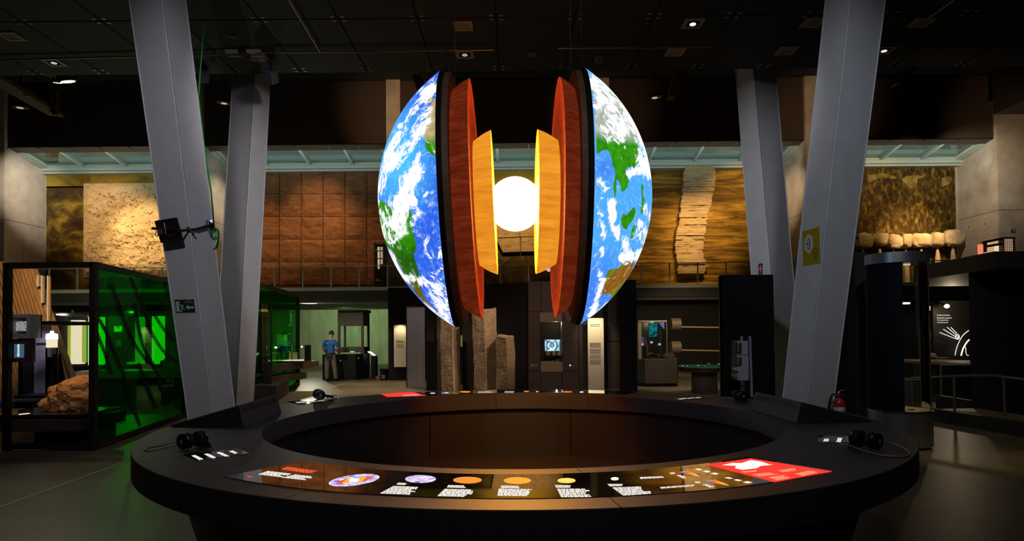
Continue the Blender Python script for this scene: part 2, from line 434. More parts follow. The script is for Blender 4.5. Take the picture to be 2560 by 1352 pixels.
# ================================================================== MURALS ON THE GEOLOGY WALL
def ramp_mat(name, stops, scale, stretch, detail=8, rough=.7, bump=.0, wave=False, dist=3.0):
    m = bpy.data.materials.new(name); m.use_nodes = True; MATS[name] = m
    N, L = m.node_tree.nodes, m.node_tree.links; b = N['Principled BSDF']; b.inputs['Roughness'].default_value = rough
    b.inputs['Specular IOR Level'].default_value = .2
    g = N.new('ShaderNodeNewGeometry'); mp = N.new('ShaderNodeMapping'); mp.inputs['Scale'].default_value = stretch
    L.new(g.outputs['Position'], mp.inputs[0])
    n = N.new('ShaderNodeTexNoise'); n.inputs['Scale'].default_value = scale; n.inputs['Detail'].default_value = detail; n.inputs['Roughness'].default_value = .7
    n.inputs['Distortion'].default_value = dist * .2
    L.new(mp.outputs[0], n.inputs['Vector'])
    r = N.new('ShaderNodeValToRGB'); cr = r.color_ramp
    while len(cr.elements) < len(stops): cr.elements.new(.5)
    for e, (p, c) in zip(cr.elements, stops): e.position = p; e.color = (*c, 1)
    L.new(n.outputs['Fac'], r.inputs[0]); L.new(r.outputs[0], b.inputs['Base Color'])
    if bump:
        bp = N.new('ShaderNodeBump'); bp.inputs['Strength'].default_value = bump; bp.inputs['Distance'].default_value = .08
        L.new(n.outputs['Fac'], bp.inputs['Height']); L.new(bp.outputs[0], b.inputs['Normal'])
    return m
YM = MUR - .06
def plate(px0, py0, px1, py1, y=YM, th=.05):
    a, b = P(px0, py0, y), P(px1, py1, y)
    return (a.x, y, b.z), (b.x, y + th, a.z)
m1 = ramp_mat('mural_quarry', [(.30, (.020, .012, .004)), (.47, (.07, .042, .008)), (.60, (.22, .15, .02)), (.75, (.40, .30, .05))], .9, (1, 1, 1.6))
m1s = ramp_mat('mural_quarry_sky', [(.35, (.09, .055, .006)), (.6, (.30, .21, .025))], .5, (1, 1, 2))
mu1 = thing('quarry_mural', 'dark golden photo mural of a quarry behind the pale rock cast', 'mural', P(290, 715, YM))
MB().box(*plate(116, 466, 500, 722)).build('print', m1, mu1)
MB().box(*plate(116, 434, 500, 466)).build('sky_print', m1s, mu1)
# bay 1: pale rock cast, a real relief
rockp = M('pale_rock', (.46, .34, .20), .85, col2=(.62, .50, .33), nscale=1.2, bump=.3, bscale=5)
a, b = P(210, 459, YM - .02), P(470, 692, YM - .02)
def rock1(u, v):
    x, z = a.x + (b.x - a.x) * u, a.z + (b.z - a.z) * v
    e = min(u, 1 - u, v, 1 - v) * 12
    lay = math.sin((z * 1.9 + x * .35 + fbm((x, 0, z), .5) * 2.0) * 2.2)
    h = .17 + .16 * fbm((x, 3, z), .40, 8) + .035 * lay + .05 * abs(fbm((x * .5, 9, z * 1.4), .8, 6)) 
    crack = fbm((x * .5, 21, z * 1.6), 1.1, 4)
    if abs(crack) < .012: h -= .10
    return Vector((x, YM - .02 - max(.03, h) * min(1, e + .15), z))
mb = MB().grid(rock1, 150, 130)
mb.build('rock_cast', rockp, smooth=False, label='large pale quarry rock face cast lit by a warm spotlight', cat='rock panel')
# bay 2: red-brown sandstone of square blocks
ms = M('mural_ochre_strip', (.42, .29, .03), .8, col2=(.20, .13, .02), nscale=6, contrast=(.5, .75))
mu2 = thing('sandstone_wall', 'dark red-brown sandstone wall of square blocks under an ochre strip', 'stone wall', P(800, 715, YM))
MB().box(*plate(572, 417, 972, 431)).build('ochre_strip', ms, mu2)
MB().box(*plate(572, 431, 972, 722)).build('backing', M('stone_backing', (.04, .02, .01), .9), mu2)
sand = ramp_mat('red_sandstone', [(.28, (.11, .045, .018)), (.5, (.19, .085, .036)), (.72, (.28, .14, .065))], 2.2, (1, 1, 3), bump=.6)
jx = [590, 644.5, 699, 753.5, 808, 862.5, 917, 971.5]; jy = [430.5, 485, 541.5, 598, 654.5, 712]
for i in range(7):
    for j in range(5):
        q0, q1 = P(jx[i], jy[j], YM - .03), P(jx[i + 1], jy[j + 1], YM - .03)
        def tl(u, v):
            x, z = q0.x + .014 + (q1.x - q0.x - .028) * u, q0.z - .014 + (q1.z - q0.z + .028) * v
            e = min(1, min(u, 1 - u, v, 1 - v) * 8)
            return Vector((x, YM - .05 - e * (.05 + .05 * abs(fbm((x, j, z), 1.4)) + .06 * fbm((x * .6, 5, z * 2.5 + x * .5), .9)), z))
        MB().grid(tl, 6, 6).build('stone_block', sand, mu2)
# bay 3: mostly behind the globe
m3 = ramp_mat('mural_ground', [(.32, (.012, .008, .003)), (.52, (.055, .036, .008)), (.72, (.20, .14, .02))], 2.4, (1, 1, 1.3))
m3b = ramp_mat('mural_ochre', [(.3, (.30, .19, .02)), (.7, (.46, .31, .04))], .6, (1, 1, 1))
mu3 = thing('ochre_mural', 'ochre mural with a cut stone slab seen between the two globe halves', 'mural', P(1245, 715, YM))
MB().box(*plate(1003, 404, 1482, 520)).build('ochre_print', m3b, mu3)
MB().box(*plate(1003, 520, 1482, 718)).build('ground_print', m3, mu3)
slab_m = ramp_mat('cut_limestone', [(.30, (.16, .10, .045)), (.42, (.38, .25, .12)), (.7, (.54, .38, .20))], 3.2, (1, 1, 2.2), bump=.7)
for (qs) in (((1300, 520), (1400, 520), (1400, 591), (1300, 593)), ((1223, 520), (1299, 520), (1299, 593), (1238, 596)),
             ((1241, 598), (1300, 595), (1300, 630), (1257, 632)), ((1302, 595), (1400, 592), (1400, 628), (1302, 630))):
    MB().prism([P(x, y, YM - .02) for x, y in qs], (0, -.22, 0)).build('stone_block', slab_m, mu3)
# bay 4: golden strata mural and a column of thin rock layers
m4 = ramp_mat('mural_strata', [(.30, (.018, .009, .002)), (.45, (.13, .066, .008)), (.58, (.34, .19, .02)), (.75, (.55, .34, .05))], 1.1, (.30, 1, 3.2), dist=5)
mu4 = thing('strata_mural', 'golden brown photo mural of horizontal rock strata behind the layered rock column', 'mural', P(1700, 715, YM))
MB().box(*plate(1526, 402, 1953, 716)).build('print', m4, mu4)
lay_l = [(455, 255), (435, 350), (430, 470), (415, 600), (400, 700), (375, 850), (365, 960), (385, 1050), (392, 1165)]
lay_r = [(690, 255), (707, 300), (700, 450), (670, 560), (640, 690), (615, 820), (600, 960), (610, 1040), (635, 1100), (612, 1165)]
def edge(tab, y):
    for (xa, ya), (xb, yb) in zip(tab, tab[1:]):
        if y <= yb: return xa + (xb - xa) * (y - ya) / (yb - ya)
    return tab[-1][0]
layer_m = ramp_mat('layered_limestone', [(.28, (.24, .16, .08)), (.5, (.45, .32, .17)), (.75, (.60, .46, .27))], 1.6, (1, 1, 6), bump=.6)
col4 = thing('layered_rock_column', 'tall wavy column of thin pale rock layers on the golden mural', 'rock column', P(1735, 688, YM - .4))
rg = random.Random(4); y = 255.0
while y < 1162:
    h = rg.choice((16, 20, 26, 34, 24)); y2 = min(1165, y + h); ym = (y + y2) / 2
    xa, xb = edge(lay_l, ym) + rg.uniform(-7, 5), edge(lay_r, ym) + rg.uniform(-7, 6)
    Yf = YM - .30 - rg.uniform(0, .10)
    pa, pb = P(1580 + xa / 3.38, 340 + y / 3.38, Yf), P(1580 + xb / 3.38, 340 + (y2 - 2.6) / 3.38, Yf)
    nseg = 7; top = []
    for k in range(nseg + 1):
        u = k / nseg; top.append((pa.x + (pb.x - pa.x) * u, Yf - rg.uniform(-.03, .03)))
    pts = [(x_, y_, pb.z) for x_, y_ in top] + [(pb.x, YM - .004, pb.z), (pa.x, YM - .004, pb.z)]
    MB().prism(pts, (0, 0, pa.z - pb.z)).build('rock_layer', layer_m, col4)
    y = y2
# bay 5: scrubland mural and the row of boulders
m5 = ramp_mat('mural_scrub', [(.38, (.016, .008, .002)), (.52, (.075, .042, .005)), (.66, (.27, .18, .02)), (.8, (.46, .33, .06))], 3.6, (1.3, 1, .7), dist=2)
mu5 = thing('scrubland_mural', 'dark golden photo mural of scrub and rocks above the boulder row', 'mural', P(2260, 715, YM))
MB().box(*plate(2052, 404, 2394, 716)).build('print', m5, mu5)
yr5 = M('mural_rock_print', (.34, .24, .04), .8, col2=(.10, .06, .012), nscale=2.5)
for pts in (((2168, 447), (2174, 438), (2206, 432), (2232, 440), (2243, 443), (2238, 447), (2210, 444), (2190, 447), (2172, 459)),
            ((2253, 448), (2264, 442), (2290, 436), (2310, 441), (2294, 447), (2293, 466), (2272, 471), (2266, 460)),
            ((2355, 444), (2372, 441), (2380, 445), (2375, 458), (2354, 468))):
    MB().prism([P(x_, y_, YM - .004) for x_, y_ in pts], (0, .003, 0)).build('rock_print', yr5, mu5)
bould = M('boulder_stone', (.46, .34, .20), .85, col2=(.64, .51, .34), nscale=2.2, bump=.5, bscale=12)
def boulder(x0, x1, y0, y1, seed, dep=.32, flat=.35):
    c = P((x0 + x1) / 2, (y0 + y1) / 2, YM - .46); rx = abs(XP(x1, c.y) - XP(x0, c.y)) / 2 * 1.06; rz = abs(ZP(y0, c.y) - ZP(y1, c.y)) / 2 * 1.08
    mb = MB()
    def fn(u, v):
        th, ph = 2 * math.pi * u, math.pi * v
        d = Vector((math.sin(ph) * math.cos(th), math.sin(ph) * math.sin(th), math.cos(ph)))
        sq = Vector([math.copysign(abs(q) ** .62, q) for q in d])
        k = 1 + .16 * fbm(d * 1.3 + Vector((seed * 7.1, 0, 0)), 1, 4)
        return c + Vector((sq.x * rx * k, sq.y * dep * k, max(-.92, sq.z) * rz * k))
    return mb.grid(fn, 26, 16), c
BZ = []
for i, (x0, x1, y0, y1, lb) in enumerate(((2135, 2178, 585, 619, 'rounded pale boulder beside the white column at the end of the boulder row'), (2182, 2215, 583, 615, 'squat pale boulder second from the white column in the boulder row'),
        (2217, 2250, 588, 620, 'pale boulder with a hollow under it, third in the boulder row'), (2252, 2275, 586, 619, 'narrow upright boulder tucked in mid boulder row'),
        (2279, 2326, 584, 618, 'longest flat boulder in the boulder row'), (2330, 2356, 583, 618, 'blocky boulder between the longest and the tallest boulder'),
        (2360, 2403, 576, 614, 'tallest sloping boulder next to the concrete pier'))):
    mb, c = boulder(x0, x1, y0, y1, i + 1); BZ.append((c.x, min(v.z for v in mb.v)))
    mb.build('boulder', bould, smooth=True, label=lb, cat='boulder', group='boulders in front of the scrubland mural')
for (px, py, lb) in ((2160, 632, 'rounded first'), (2199, 632, 'squat second'), (2233, 632, 'hollowed'), (2262, 632, 'narrow upright'), (2303, 632, 'longest flat'), (2343, 634, 'blocky'), (2381, 634, 'tallest sloping')):
    q = P(px, 618, YM - .46); q.x, q.z = min(BZ, key=lambda t: abs(t[0] - q.x)); q.z += .012
    MB().lathe([(.0005, 0), (.04, 0), (.07, -.2), (.13, -.6), (.16, ZB - q.z)], q, 'Z', 8).build('boulder_support', bould, smooth=True, label='small stone foot under the %s boulder' % lb, cat='stone support', group='feet under the boulder row')

# wall washers on the murals
def wash(px, py, e, spot, col=WARM, off=0, Yl=FRONT + .1, Zl=9.7, size=.08, blend=1.0):
    e *= 5.6; spot *= 1.25; t = P(px, py, MUR); lamp('SPOT', 'mural_wash_lamp', (t.x + off, Yl - 3.0, Zl), e, col, t, size, spot, blend)
wash(370, 610, 500, 34, (1, .66, .28)); wash(270, 560, 240, 46, (1, .62, .26))
wash(800, 545, 270, 34, (1, .60, .28)); wash(660, 640, 260, 40, (1, .6, .28)); wash(880, 640, 150, 40, (1, .6, .28))
wash(1290, 560, 350, 40, (1, .64, .25))
wash(1740, 600, 420, 34, (1, .66, .30)); wash(1660, 610, 220, 40, (1, .62, .2)); wash(1850, 520, 260, 40, (1, .62, .2))
wash(2270, 612, 640, 30, (1, .66, .30)); wash(2200, 500, 120, 50, (1, .6, .2))
wash(60, 520, 330, 34, (1, .86, .68), 5); wash(2450, 520, 170, 56, (1, .80, .56), -5); wash(545, 540, 380, 24, (1, .82, .6), 4); wash(1985, 520, 260, 26, (1, .72, .45), -4)
for (px, e_) in ((988, 1100), (1507, 420), (2035, 900), (2530, 500)):
    lamp('SPOT', 'pier_lamp', P(px, 420, 20), e_ * 2, (1, .62, .32), P(px, 290, FRONT), .1, 30, 1)

# ================================================================== INCLINED STEEL COLUMNS
def column(secA, secB, label, ztop):
    """sec = (py, xl, xm, xr, Ym, dl, dr): outline x of the three visible edges at a picture row, edge distance, depth of the other edges"""
    def sec(s):
        py, xl, xm, xr, Ym, dl, dr = s
        Mx = P(xm, py, Ym); z = Mx.z
        def at(px, Y): 
            q = P(px, py, Y); return Vector((q.x, Y, z))
        L, R_ = at(xl, Ym + dl), at(xr, Ym + dr)
        return [L, Mx, R_, L + R_ - Mx]
    A, B = sec(secA), sec(secB)
    def atz(z):
        t = (z - A[0].z) / (B[0].z - A[0].z); return [p + (q - p) * t for p, q in zip(A, B)]
    bot, top = atz(0), atz(ztop)
    c = sum(bot, Vector()) / 4
    root = thing('inclined_column', label, 'column', (c.x, c.y, 0))
    mb = MB(); rg_ = [[mb.pt(p) for p in atz(ztop * q / 40)] for q in range(41)]
    mb.face(rg_[0][::-1]); mb.face(rg_[-1])
    for k, k2 in zip(rg_, rg_[1:]):
        for i in range(4): j = (i + 1) % 4; mb.face((k[i], k[j], k2[j], k2[i]))
    mb.build('shaft', WHITE, root, bevel=.012)
    # flange edges standing proud along the corners
    for i in (0, 1, 2):
        d = (bot[i] - c).normalized() * .004
        MB().tube([bot[i] + d, top[i] + d], .011, 6).build('flange_edge', WHITE, root)
    return root, atz
col1, at1 = column((0, 328, 405, 468, 9.0, .33, .42), (1000, 464, 528, 583, 9.9, .35, .43), 'front white inclined steel column carrying the green exit sign', 7.2)
col2, at2 = column((180, 582, 638, 675, 13.4, .36, .41), (1000, 533, 591, 633, 12.5, .36, .41), 'white inclined steel column behind the one with the exit sign', 9.0)
col3, at3 = column((163, 1840, 1882, 1938, 13.4, .42, .36), (985, 1902, 1951, 2008, 12.5, .42, .36), 'white inclined steel column carrying the small red sign', 9.0)
col4_, at4 = column((0, 2060, 2125, 2208, 9.0, .42, .33), (1000, 1958, 2017, 2085, 9.9, .43, .35), 'front white inclined steel column carrying the yellow sign', 7.2)

def on_face(at, i, j, px, py, lift=.006):
    """point where the view ray meets column face i-j"""
    zq = P(px, py, 10.0 if abs(at(1)[1].y - 9.8) < .8 else 12.8).z
    a, b, c = at(zq)[i], at(zq)[j], at(zq + .3)[i]
    n = (b - a).cross(c - a).normalized()
    if n.y > 0: n = -n
    o = Vector((0, 0, CAMZ)); d = ray(px, py); t = (a - o).dot(n) / d.dot(n)
    return o + d * t + n * lift, n
# exit sign
gsign = M('sign_green', (.008, .045, .02), .5); wsign = M('sign_white', (.62, .62, .62), .5)
def facepoly(at, i, j, pts, lift): return [on_face(at, i, j, x, y, lift)[0] for x, y in pts]
q = facepoly(at1, 0, 1, ((434, 747), (487, 746), (491, 782), (440, 784)), .004)
n1 = on_face(at1, 0, 1, 460, 765)[1]
sg = thing('exit_sign', 'green and white emergency exit sign with running figure and arrow', 'sign', q[3])
MB().prism(q, n1 * -.004).build('border', wsign, sg)
MB().prism(facepoly(at1, 0, 1, ((436.8, 749), (485.5, 748), (489.5, 780.5), (441.5, 781.5)), .007), n1 * -.003).build('plate', gsign, sg)
def Z7(x, y): return (420 + x / 22.54, 740 + y / 22.54)
def fp(pts, lift=.0075): return facepoly(at1, 0, 1, [Z7(*p) for p in pts], lift)
mb = MB()
mb.poly(fp(((445, 310), (745, 300), (640, 375), (680, 770), (850, 840), (830, 860), (520, 875))))
mb.build('door_symbol', wsign, sg)
mb = MB()
mb.poly(fp([(705 + 38 * math.cos(t), 468 + 40 * math.sin(t)) for t in [2 * math.pi * k / 14 for k in range(14)]]))
for a_, b_, w_ in (((790, 510), (840, 640), 34), ((800, 500), (850, 490), 14), ((850, 490), (912, 560), 14), ((770, 520), (735, 600), 14), ((735, 605), (680, 612), 13),
                   ((835, 640), (790, 700), 22), ((790, 700), (795, 810), 18), ((850, 640), (875, 750), 22), ((875, 750), (985, 750), 18)):
    dx, dy = b_[0] - a_[0], b_[1] - a_[1]; l = math.hypot(dx, dy); nx, ny = -dy / l * w_, dx / l * w_
    mb.poly(fp(((a_[0] + nx, a_[1] + ny), (b_[0] + nx, b_[1] + ny), (b_[0] - nx, b_[1] - ny), (a_[0] - nx, a_[1] - ny))))
mb.build('running_figure', wsign, sg)
MB().poly(fp(((1010, 640), (1175, 490), (1195, 580), (1475, 575), (1490, 685), (1200, 690), (1220, 770)))).build('arrow', wsign, sg)
mb = MB()
def facetext(txt, x0, y0, x1, size_px, at, i, j, zf, sc, lift=.0075):
    o = on_face(at, i, j, *zf(x0, y0), lift)[0]; e = on_face(at, i, j, *zf(x1, y0), lift)[0]; up_ = on_face(at, i, j, *zf(x0, y0 - size_px), lift)[0]
    probe = MB(); text_mesh(probe, txt, 1, (0, 0, 0), (1, 0, 0), (0, 1, 0))
    wd = max(v.x for v in probe.v)
    text_mesh(mb, txt, 1, o, (e - o) / wd, (up_ - o) / .72)
facetext('SORTIDA', 1030, 285, 1340, 55, at1, 0, 1, Z7, 1)
facetext("D'EMERGÈNCIA", 925, 380, 1465, 62, at1, 0, 1, Z7, 1)
mb.build('lettering', wsign, sg)
# red hose sign
q = facepoly(at3, 0, 1, ((1895, 657.5), (1908, 656), (1908, 687), (1896, 688)), .004); n3 = on_face(at3, 0, 1, 1900, 670)[1]
sg = thing('fire_sign', 'small red fire equipment sign with a white cross', 'sign', q[3])
MB().prism(q, n3 * -.003).build('border', wsign, sg)
MB().prism(facepoly(at3, 0, 1, ((1896, 659), (1907, 658), (1907, 685.5), (1897, 686.5)), .007), n3 * -.003).build('plate', M('sign_red', (.20, .015, .012), .5), sg)
mb = MB(); 
mb.poly(facepoly(at3, 0, 1, ((1900.6, 663), (1902.6, 663), (1902.8, 682), (1901, 682)), .0075)); mb.poly(facepoly(at3, 0, 1, ((1898, 670), (1905.6, 670), (1905.6, 673.5), (1898, 673.5)), .0075))
mb.build('cross', wsign, sg)
# yellow way-out sign
def Z8(x, y): return (1990 + x / 11.26, 560 + y / 11.26)
n4 = on_face(at4, 0, 1, 2030, 620)[1]
def f4(pts, lift): return facepoly(at4, 0, 1, [Z8(*p) for p in pts], lift)
q = f4(((190, 215), (658, 70), (688, 1095), (208, 1185)), .004)
sg = thing('way_out_sign', 'yellow sign with a white hexagon door symbol and an arrow', 'sign', q[3])
MB().prism(q, n4 * -.004).build('plate', M('sign_yellow', (.42, .30, .008), .5), sg)
MB().poly(f4(((358, 268), (478, 370), (490, 660), (372, 845), (248, 735), (245, 440)), .0055)).build('hexagon', wsign, sg)
mb = MB()
for pts in (((340, 415), (395, 403), (400, 420), (380, 425), (345, 428)), ((378, 425), (396, 405), (405, 700), (385, 680)), ((340, 695), (385, 680), (405, 698), (345, 712)), ((318, 425), (324, 424), (334, 705), (328, 706)),
            ((300, 560), (325, 555), (325, 535), (362, 552), (345, 590), (330, 580), (303, 580))): mb.poly(f4(pts, .0065))
mb.build('door_symbol', M('sign_black', (.012, .01, .008), .6), sg)
mb = MB()
for a_, b_ in (((550, 655), (478, 825)), ((478, 825), (532, 800)), ((532, 800), (540, 1035)), ((550, 655), (630, 785)), ((630, 785), (575, 800)), ((575, 800), (583, 1025))):
    dx, dy = b_[0] - a_[0], b_[1] - a_[1]; l = math.hypot(dx, dy); nx, ny = -dy / l * 6, dx / l * 6
    mb.poly(f4(((a_[0] + nx, a_[1] + ny), (b_[0] + nx, b_[1] + ny), (b_[0] - nx, b_[1] - ny), (a_[0] - nx, a_[1] - ny)), .0065))
mb.build('arrow', MATS['sign_black'], sg)

# black square board clamped to the exit-sign column, cable, camera, coil
q = facepoly(at1, 0, 1, ((405, 552), (459, 543), (473.5, 597), (421, 606)), .10)
bd = thing('square_board', 'black square board with wiring clamped to the exit sign column', 'board', q[3])
MB().prism(q, n1 * .02).build('board', BLACK, bd)
strap = [on_face(at1, 0, 1, x_, y_, .13)[0] for x_, y_ in ((402, 570), (420, 571), (445, 575), (470, 576))] + [on_face(at1, 1, 2, x_, y_, .03)[0] for x_, y_ in ((488, 573), (508, 567), (530, 560))]
MB().tube(strap, .02, 8).build('clamp_bar', RUBBER, bd)
MB().tube([on_face(at1, 0, 1, x_, y_, .15)[0] for x_, y_ in ((434, 556), (437, 570), (438, 584))], .008, 6).build('bracket', STEEL, bd)
MB().tube([on_face(at1, 0, 1, x_, y_, .15)[0] for x_, y_ in ((415, 576), (412, 586), (416, 590), (424, 583), (430, 576), (436, 582), (445, 590), (460, 586), (470, 578))], .006, 5).build('wire', M('wire_red', (.12, .02, .02), .5), bd)
MB().box(*[on_face(at1, 0, 1, x_, y_, l_)[0] for x_, y_, l_ in ((418, 573, .10), (432, 585, .16))]).build('junction_box', M('box_maroon', (.06, .015, .02), .5), bd)
MB().bar(on_face(at1, 0, 1, 476, 567, .05)[0], on_face(at1, 1, 2, 479, 586, .05)[0], .03).build('tension_clip', M('clip_red', (.14, .01, .015), .4), bd)
c_ = on_face(at1, 1, 2, 512, 560, .07)[0]
cm = thing('column_camera', 'small black clamped camera with a blue light on the exit sign column', 'camera', c_)
MB().lathe([(.0001, 0), (.03, 0), (.036, .03), (.03, .10), (.0001, .11)], c_ - Vector((0, 0, .05)), 'Z', 12).build('housing', RUBBER, cm)
MB().lathe([(.0001, 0), (.012, 0), (.012, .02), (.0001, .02)], on_face(at1, 1, 2, 511, 553, .12)[0], 'Y', 10).build('indicator_light', E('blue_led', (.15, .25, 1), 6), cm)
MB().lathe([(.0001, 0), (.035, 0), (.035, .05), (.0001, .05)], on_face(at1, 1, 2, 523, 565, .04)[0], 'Y', 12).build('clamp_knob', RUBBER, cm)
grn = M('green_cable', (.02, .42, .08), .4)
MB().tube([on_face(at1, 1, 2, 514, 573, .05)[0], on_face(at1, 1, 2, 519, 583, .05)[0], on_face(at1, 1, 2, 527, 592, .03)[0], on_face(at1, 1, 2, 535, 594, .05)[0]], .012, 8).build('lead', grn, cm)
coil = thing('green_cable_coil', 'coil of green cable hung behind the exit sign column', 'cable', P(537, 625, 10.0))
for k in range(7):
    q_ = P(535 + k * .8, 597, 9.95 + k * .012); cx, cyy = q_.x, q_.z
    MB().tube([(cx + .045 * math.sin(t), 9.95 + k * .012 + .03 * math.cos(t), cyy + .16 * math.cos(t)) for t in [2 * math.pi * i / 20 for i in range(21)]], .011, 6).build('loop', grn, coil)
MB().tube([P(511, 27, 10.75), P(510, 60, 10.7), P(506, 110, 10.65), P(500, 180, 10.6), P(496, 243, 10.5), P(505, 330, 10.3), P(528, 480, 10.1), P(536, 575, 10.0)], .013, 8).build('green_hanging_cable', grn, smooth=True, label='green cable hanging from the ceiling down behind the column', cat='cable')

# ================================================================== EARTH MODEL
GY, GZ = 5.39, ZP(501, 5.39)
CAPR, CAPH = 1.03, .58
SPH = (CAPR ** 2 + CAPH ** 2) / (2 * CAPH)
def sdist(pts, polys):
    """signed distance (inside positive) of points to closed polygons"""
    best = np.full(len(pts), -1e9)
    for pl in polys:
        a = np.array(pl, float); b = np.roll(a, -1, 0); d2 = np.full(len(pts), 1e18); ins = np.zeros(len(pts), bool)
        for p, q in zip(a, b):
            e = q - p; t = np.clip(((pts - p) @ e) / max(e @ e, 1e-9), 0, 1); dd = pts - p - t[:, None] * e; d2 = np.minimum(d2, (dd ** 2).sum(1))
            c = (p[1] > pts[:, 1]) != (q[1] > pts[:, 1])
            with np.errstate(divide='ignore', invalid='ignore'):
                xi = (q[0] - p[0]) * (pts[:, 1] - p[1]) / (q[1] - p[1]) + p[0]
            ins ^= c & (pts[:, 0] < xi)
        s = np.sqrt(d2); best = np.maximum(best, np.where(ins, s, -s))
    return best
def zz(pts, sc, ox, oy): return [(ox + x / sc, oy + y / sc) for x, y in pts]
A3 = lambda p: zz(p, 4.225, 930, 180)
A4 = lambda p: zz(p, 4.097, 930, 490)
A5 = lambda p: zz(p, 4.36, 1460, 190)
A6 = lambda p: zz(p, 4.097, 1460, 490)
LANDL = [A3([(760, 235), (690, 250), (640, 300), (600, 390), (590, 460), (555, 550), (540, 640), (545, 680), (560, 740), (565, 800), (600, 850), (640, 880), (700, 925), (760, 935)]),
         A3([(590, 260), (630, 240), (645, 280), (625, 320), (590, 332), (580, 290)]), A3([(610, 155), (690, 100), (735, 50), (790, 20), (740, 130), (680, 150), (690, 180), (650, 200)]),
         A4([(45, 90), (75, 35), (110, 60), (215, 130), (280, 190), (400, 150), (415, 280), (422, 380), (440, 450), (455, 540), (430, 600), (450, 700), (482, 800), (500, 900), (512, 990), (560, 1070), (625, 1145), (700, 1205), (690, 1195),
             (560, 1120), (450, 1000), (370, 880), (300, 750), (240, 630), (190, 540), (150, 520), (90, 440), (50, 350), (30, 250), (25, 150)]), A3([(20, 1200), (45, 1190), (40, 1260), (20, 1270)])]
LANDR = [A5([(40, 0), (110, 200), (120, 480), (130, 600), (140, 850), (200, 812), (240, 800), (285, 830), (300, 900), (305, 985), (330, 992), (345, 1080), (320, 1200), (328, 1300), (352, 1345), (352, 1250), (347, 1150), (367, 1112), (400, 1180), (410, 1272), (450, 1250), (482, 1200),
             (482, 1130), (455, 1050), (470, 990), (520, 1000), (560, 1012), (592, 960), (602, 905), (642, 905), (602, 790), (582, 700), (600, 640), (640, 700), (700, 830), (690, 700), (560, 470), (400, 270), (250, 130), (120, 40)]),
         A5([(700, 870), (730, 890), (748, 930), (710, 955)]), A5([(630, 1170), (652, 1200), (640, 1280), (660, 1345), (625, 1325), (618, 1230)]),
         A6([(262, 5), (295, 60), (322, 0), (342, 40), (332, 130), (322, 180), (326, 265), (290, 160), (262, 50)]), A6([(520, 108), (527, 170), (500, 250), (462, 290), (430, 355), (385, 292), (380, 220), (402, 178), (430, 200)]),
         A6([(508, 290), (552, 300), (532, 345), (508, 362), (502, 442), (470, 432), (485, 340)]), A6([(298, 290), (318, 340), (352, 388), (422, 478), (472, 512), (458, 486), (382, 428), (340, 370)]), A6([(458, 558), (502, 526), (480, 556)]),
         A6([(598, 325), (614, 420), (608, 500), (622, 520), (600, 612), (588, 580), (600, 480)]), A6([(590, 0), (622, 40), (604, 100), (614, 150), (596, 192), (575, 140), (592, 90)]),
         A6([(250, 750), (350, 740), (400, 690), (440, 660), (470, 672), (525, 640), (532, 670), (495, 730), (492, 785), (540, 720), (582, 655), (562, 720), (500, 830), (430, 920), (340, 1020), (236, 1135), (260, 1070), (288, 1022), (270, 1000), (220, 1000), (158, 1006), (165, 970), (200, 955), (210, 860), (230, 790)])]
# cloud streaks: (x0,y0,x1,y1,radius,strength)
CLL = [(1085, 208, 1000, 320, 8, .8), (995, 330, 952, 430, 8, .8), (950, 430, 940, 520, 7, .8), (1045, 480, 1090, 520, 12, .45), (1060, 580, 1080, 640, 10, .4), (1035, 340, 1072, 270, 12, 1.0), (985, 410, 1062, 305, 12, 1.0), (1060, 230, 1080, 225, 12, 1.0), (968, 400, 1000, 330, 9, .9), (950, 480, 972, 380, 9, .9), (975, 425, 990, 395, 6, .8),
       (995, 515, 1045, 425, 17, 1.2), (985, 560, 1015, 500, 22, 1.15), (1030, 560, 1040, 530, 14, .9), (960, 540, 985, 590, 20, .75), (1042, 400, 1050, 385, 6, .9), (985, 600, 1010, 570, 16, .8), (950, 600, 965, 560, 12, .8),
       (965, 625, 985, 650, 8, 1.0), (985, 655, 1005, 690, 6, .9), (1005, 690, 1090, 712, 9, 1.0), (1090, 720, 1118, 790, 16, 1.0), (1095, 620, 1103, 640, 8, .7), (1060, 770, 1120, 812, 10, 1.1), (1080, 690, 1112, 660, 6, .7), (1025, 745, 1075, 795, 6, .9)]
CLR = [(1590, 300, 1625, 390, 17, 1.2), (1560, 250, 1600, 330, 16, 1.1), (1500, 250, 1560, 320, 20, 1.0), (1520, 330, 1550, 345, 16, .9), (1480, 200, 1540, 240, 20, 1.0), (1605, 400, 1625, 430, 13, 1.2), (1570, 432, 1610, 425, 8, 1.2), (1528, 500, 1530, 550, 8, 1.1), (1535, 570, 1570, 620, 10, .9),
       (1500, 520, 1508, 590, 7, .8), (1590, 590, 1620, 610, 12, .8), (1560, 645, 1605, 635, 12, 1.1), (1600, 560, 1625, 610, 10, .8), (1610, 520, 1630, 550, 8, .8), (1500, 455, 1512, 468, 8, .7), (1478, 790, 1508, 700, 7, 1.1), (1495, 670, 1510, 730, 5, .8), (1480, 800, 1520, 760, 6, .9), (1505, 620, 1508, 640, 4, .8)]
def streak(pts, tab):
    c = np.full(len(pts), -.02)
    for x0, y0, x1, y1, r, s in tab:
        p, q = np.array((x0, y0), float), np.array((x1, y1), float); e = q - p
        t = np.clip(((pts - p) @ e) / max(e @ e, 1e-9), 0, 1); d = np.sqrt((((pts - p) - t[:, None] * e) ** 2).sum(1))
        c = np.maximum(c, s * np.clip(1.25 - d / r * .62, 0, 1))
    return c
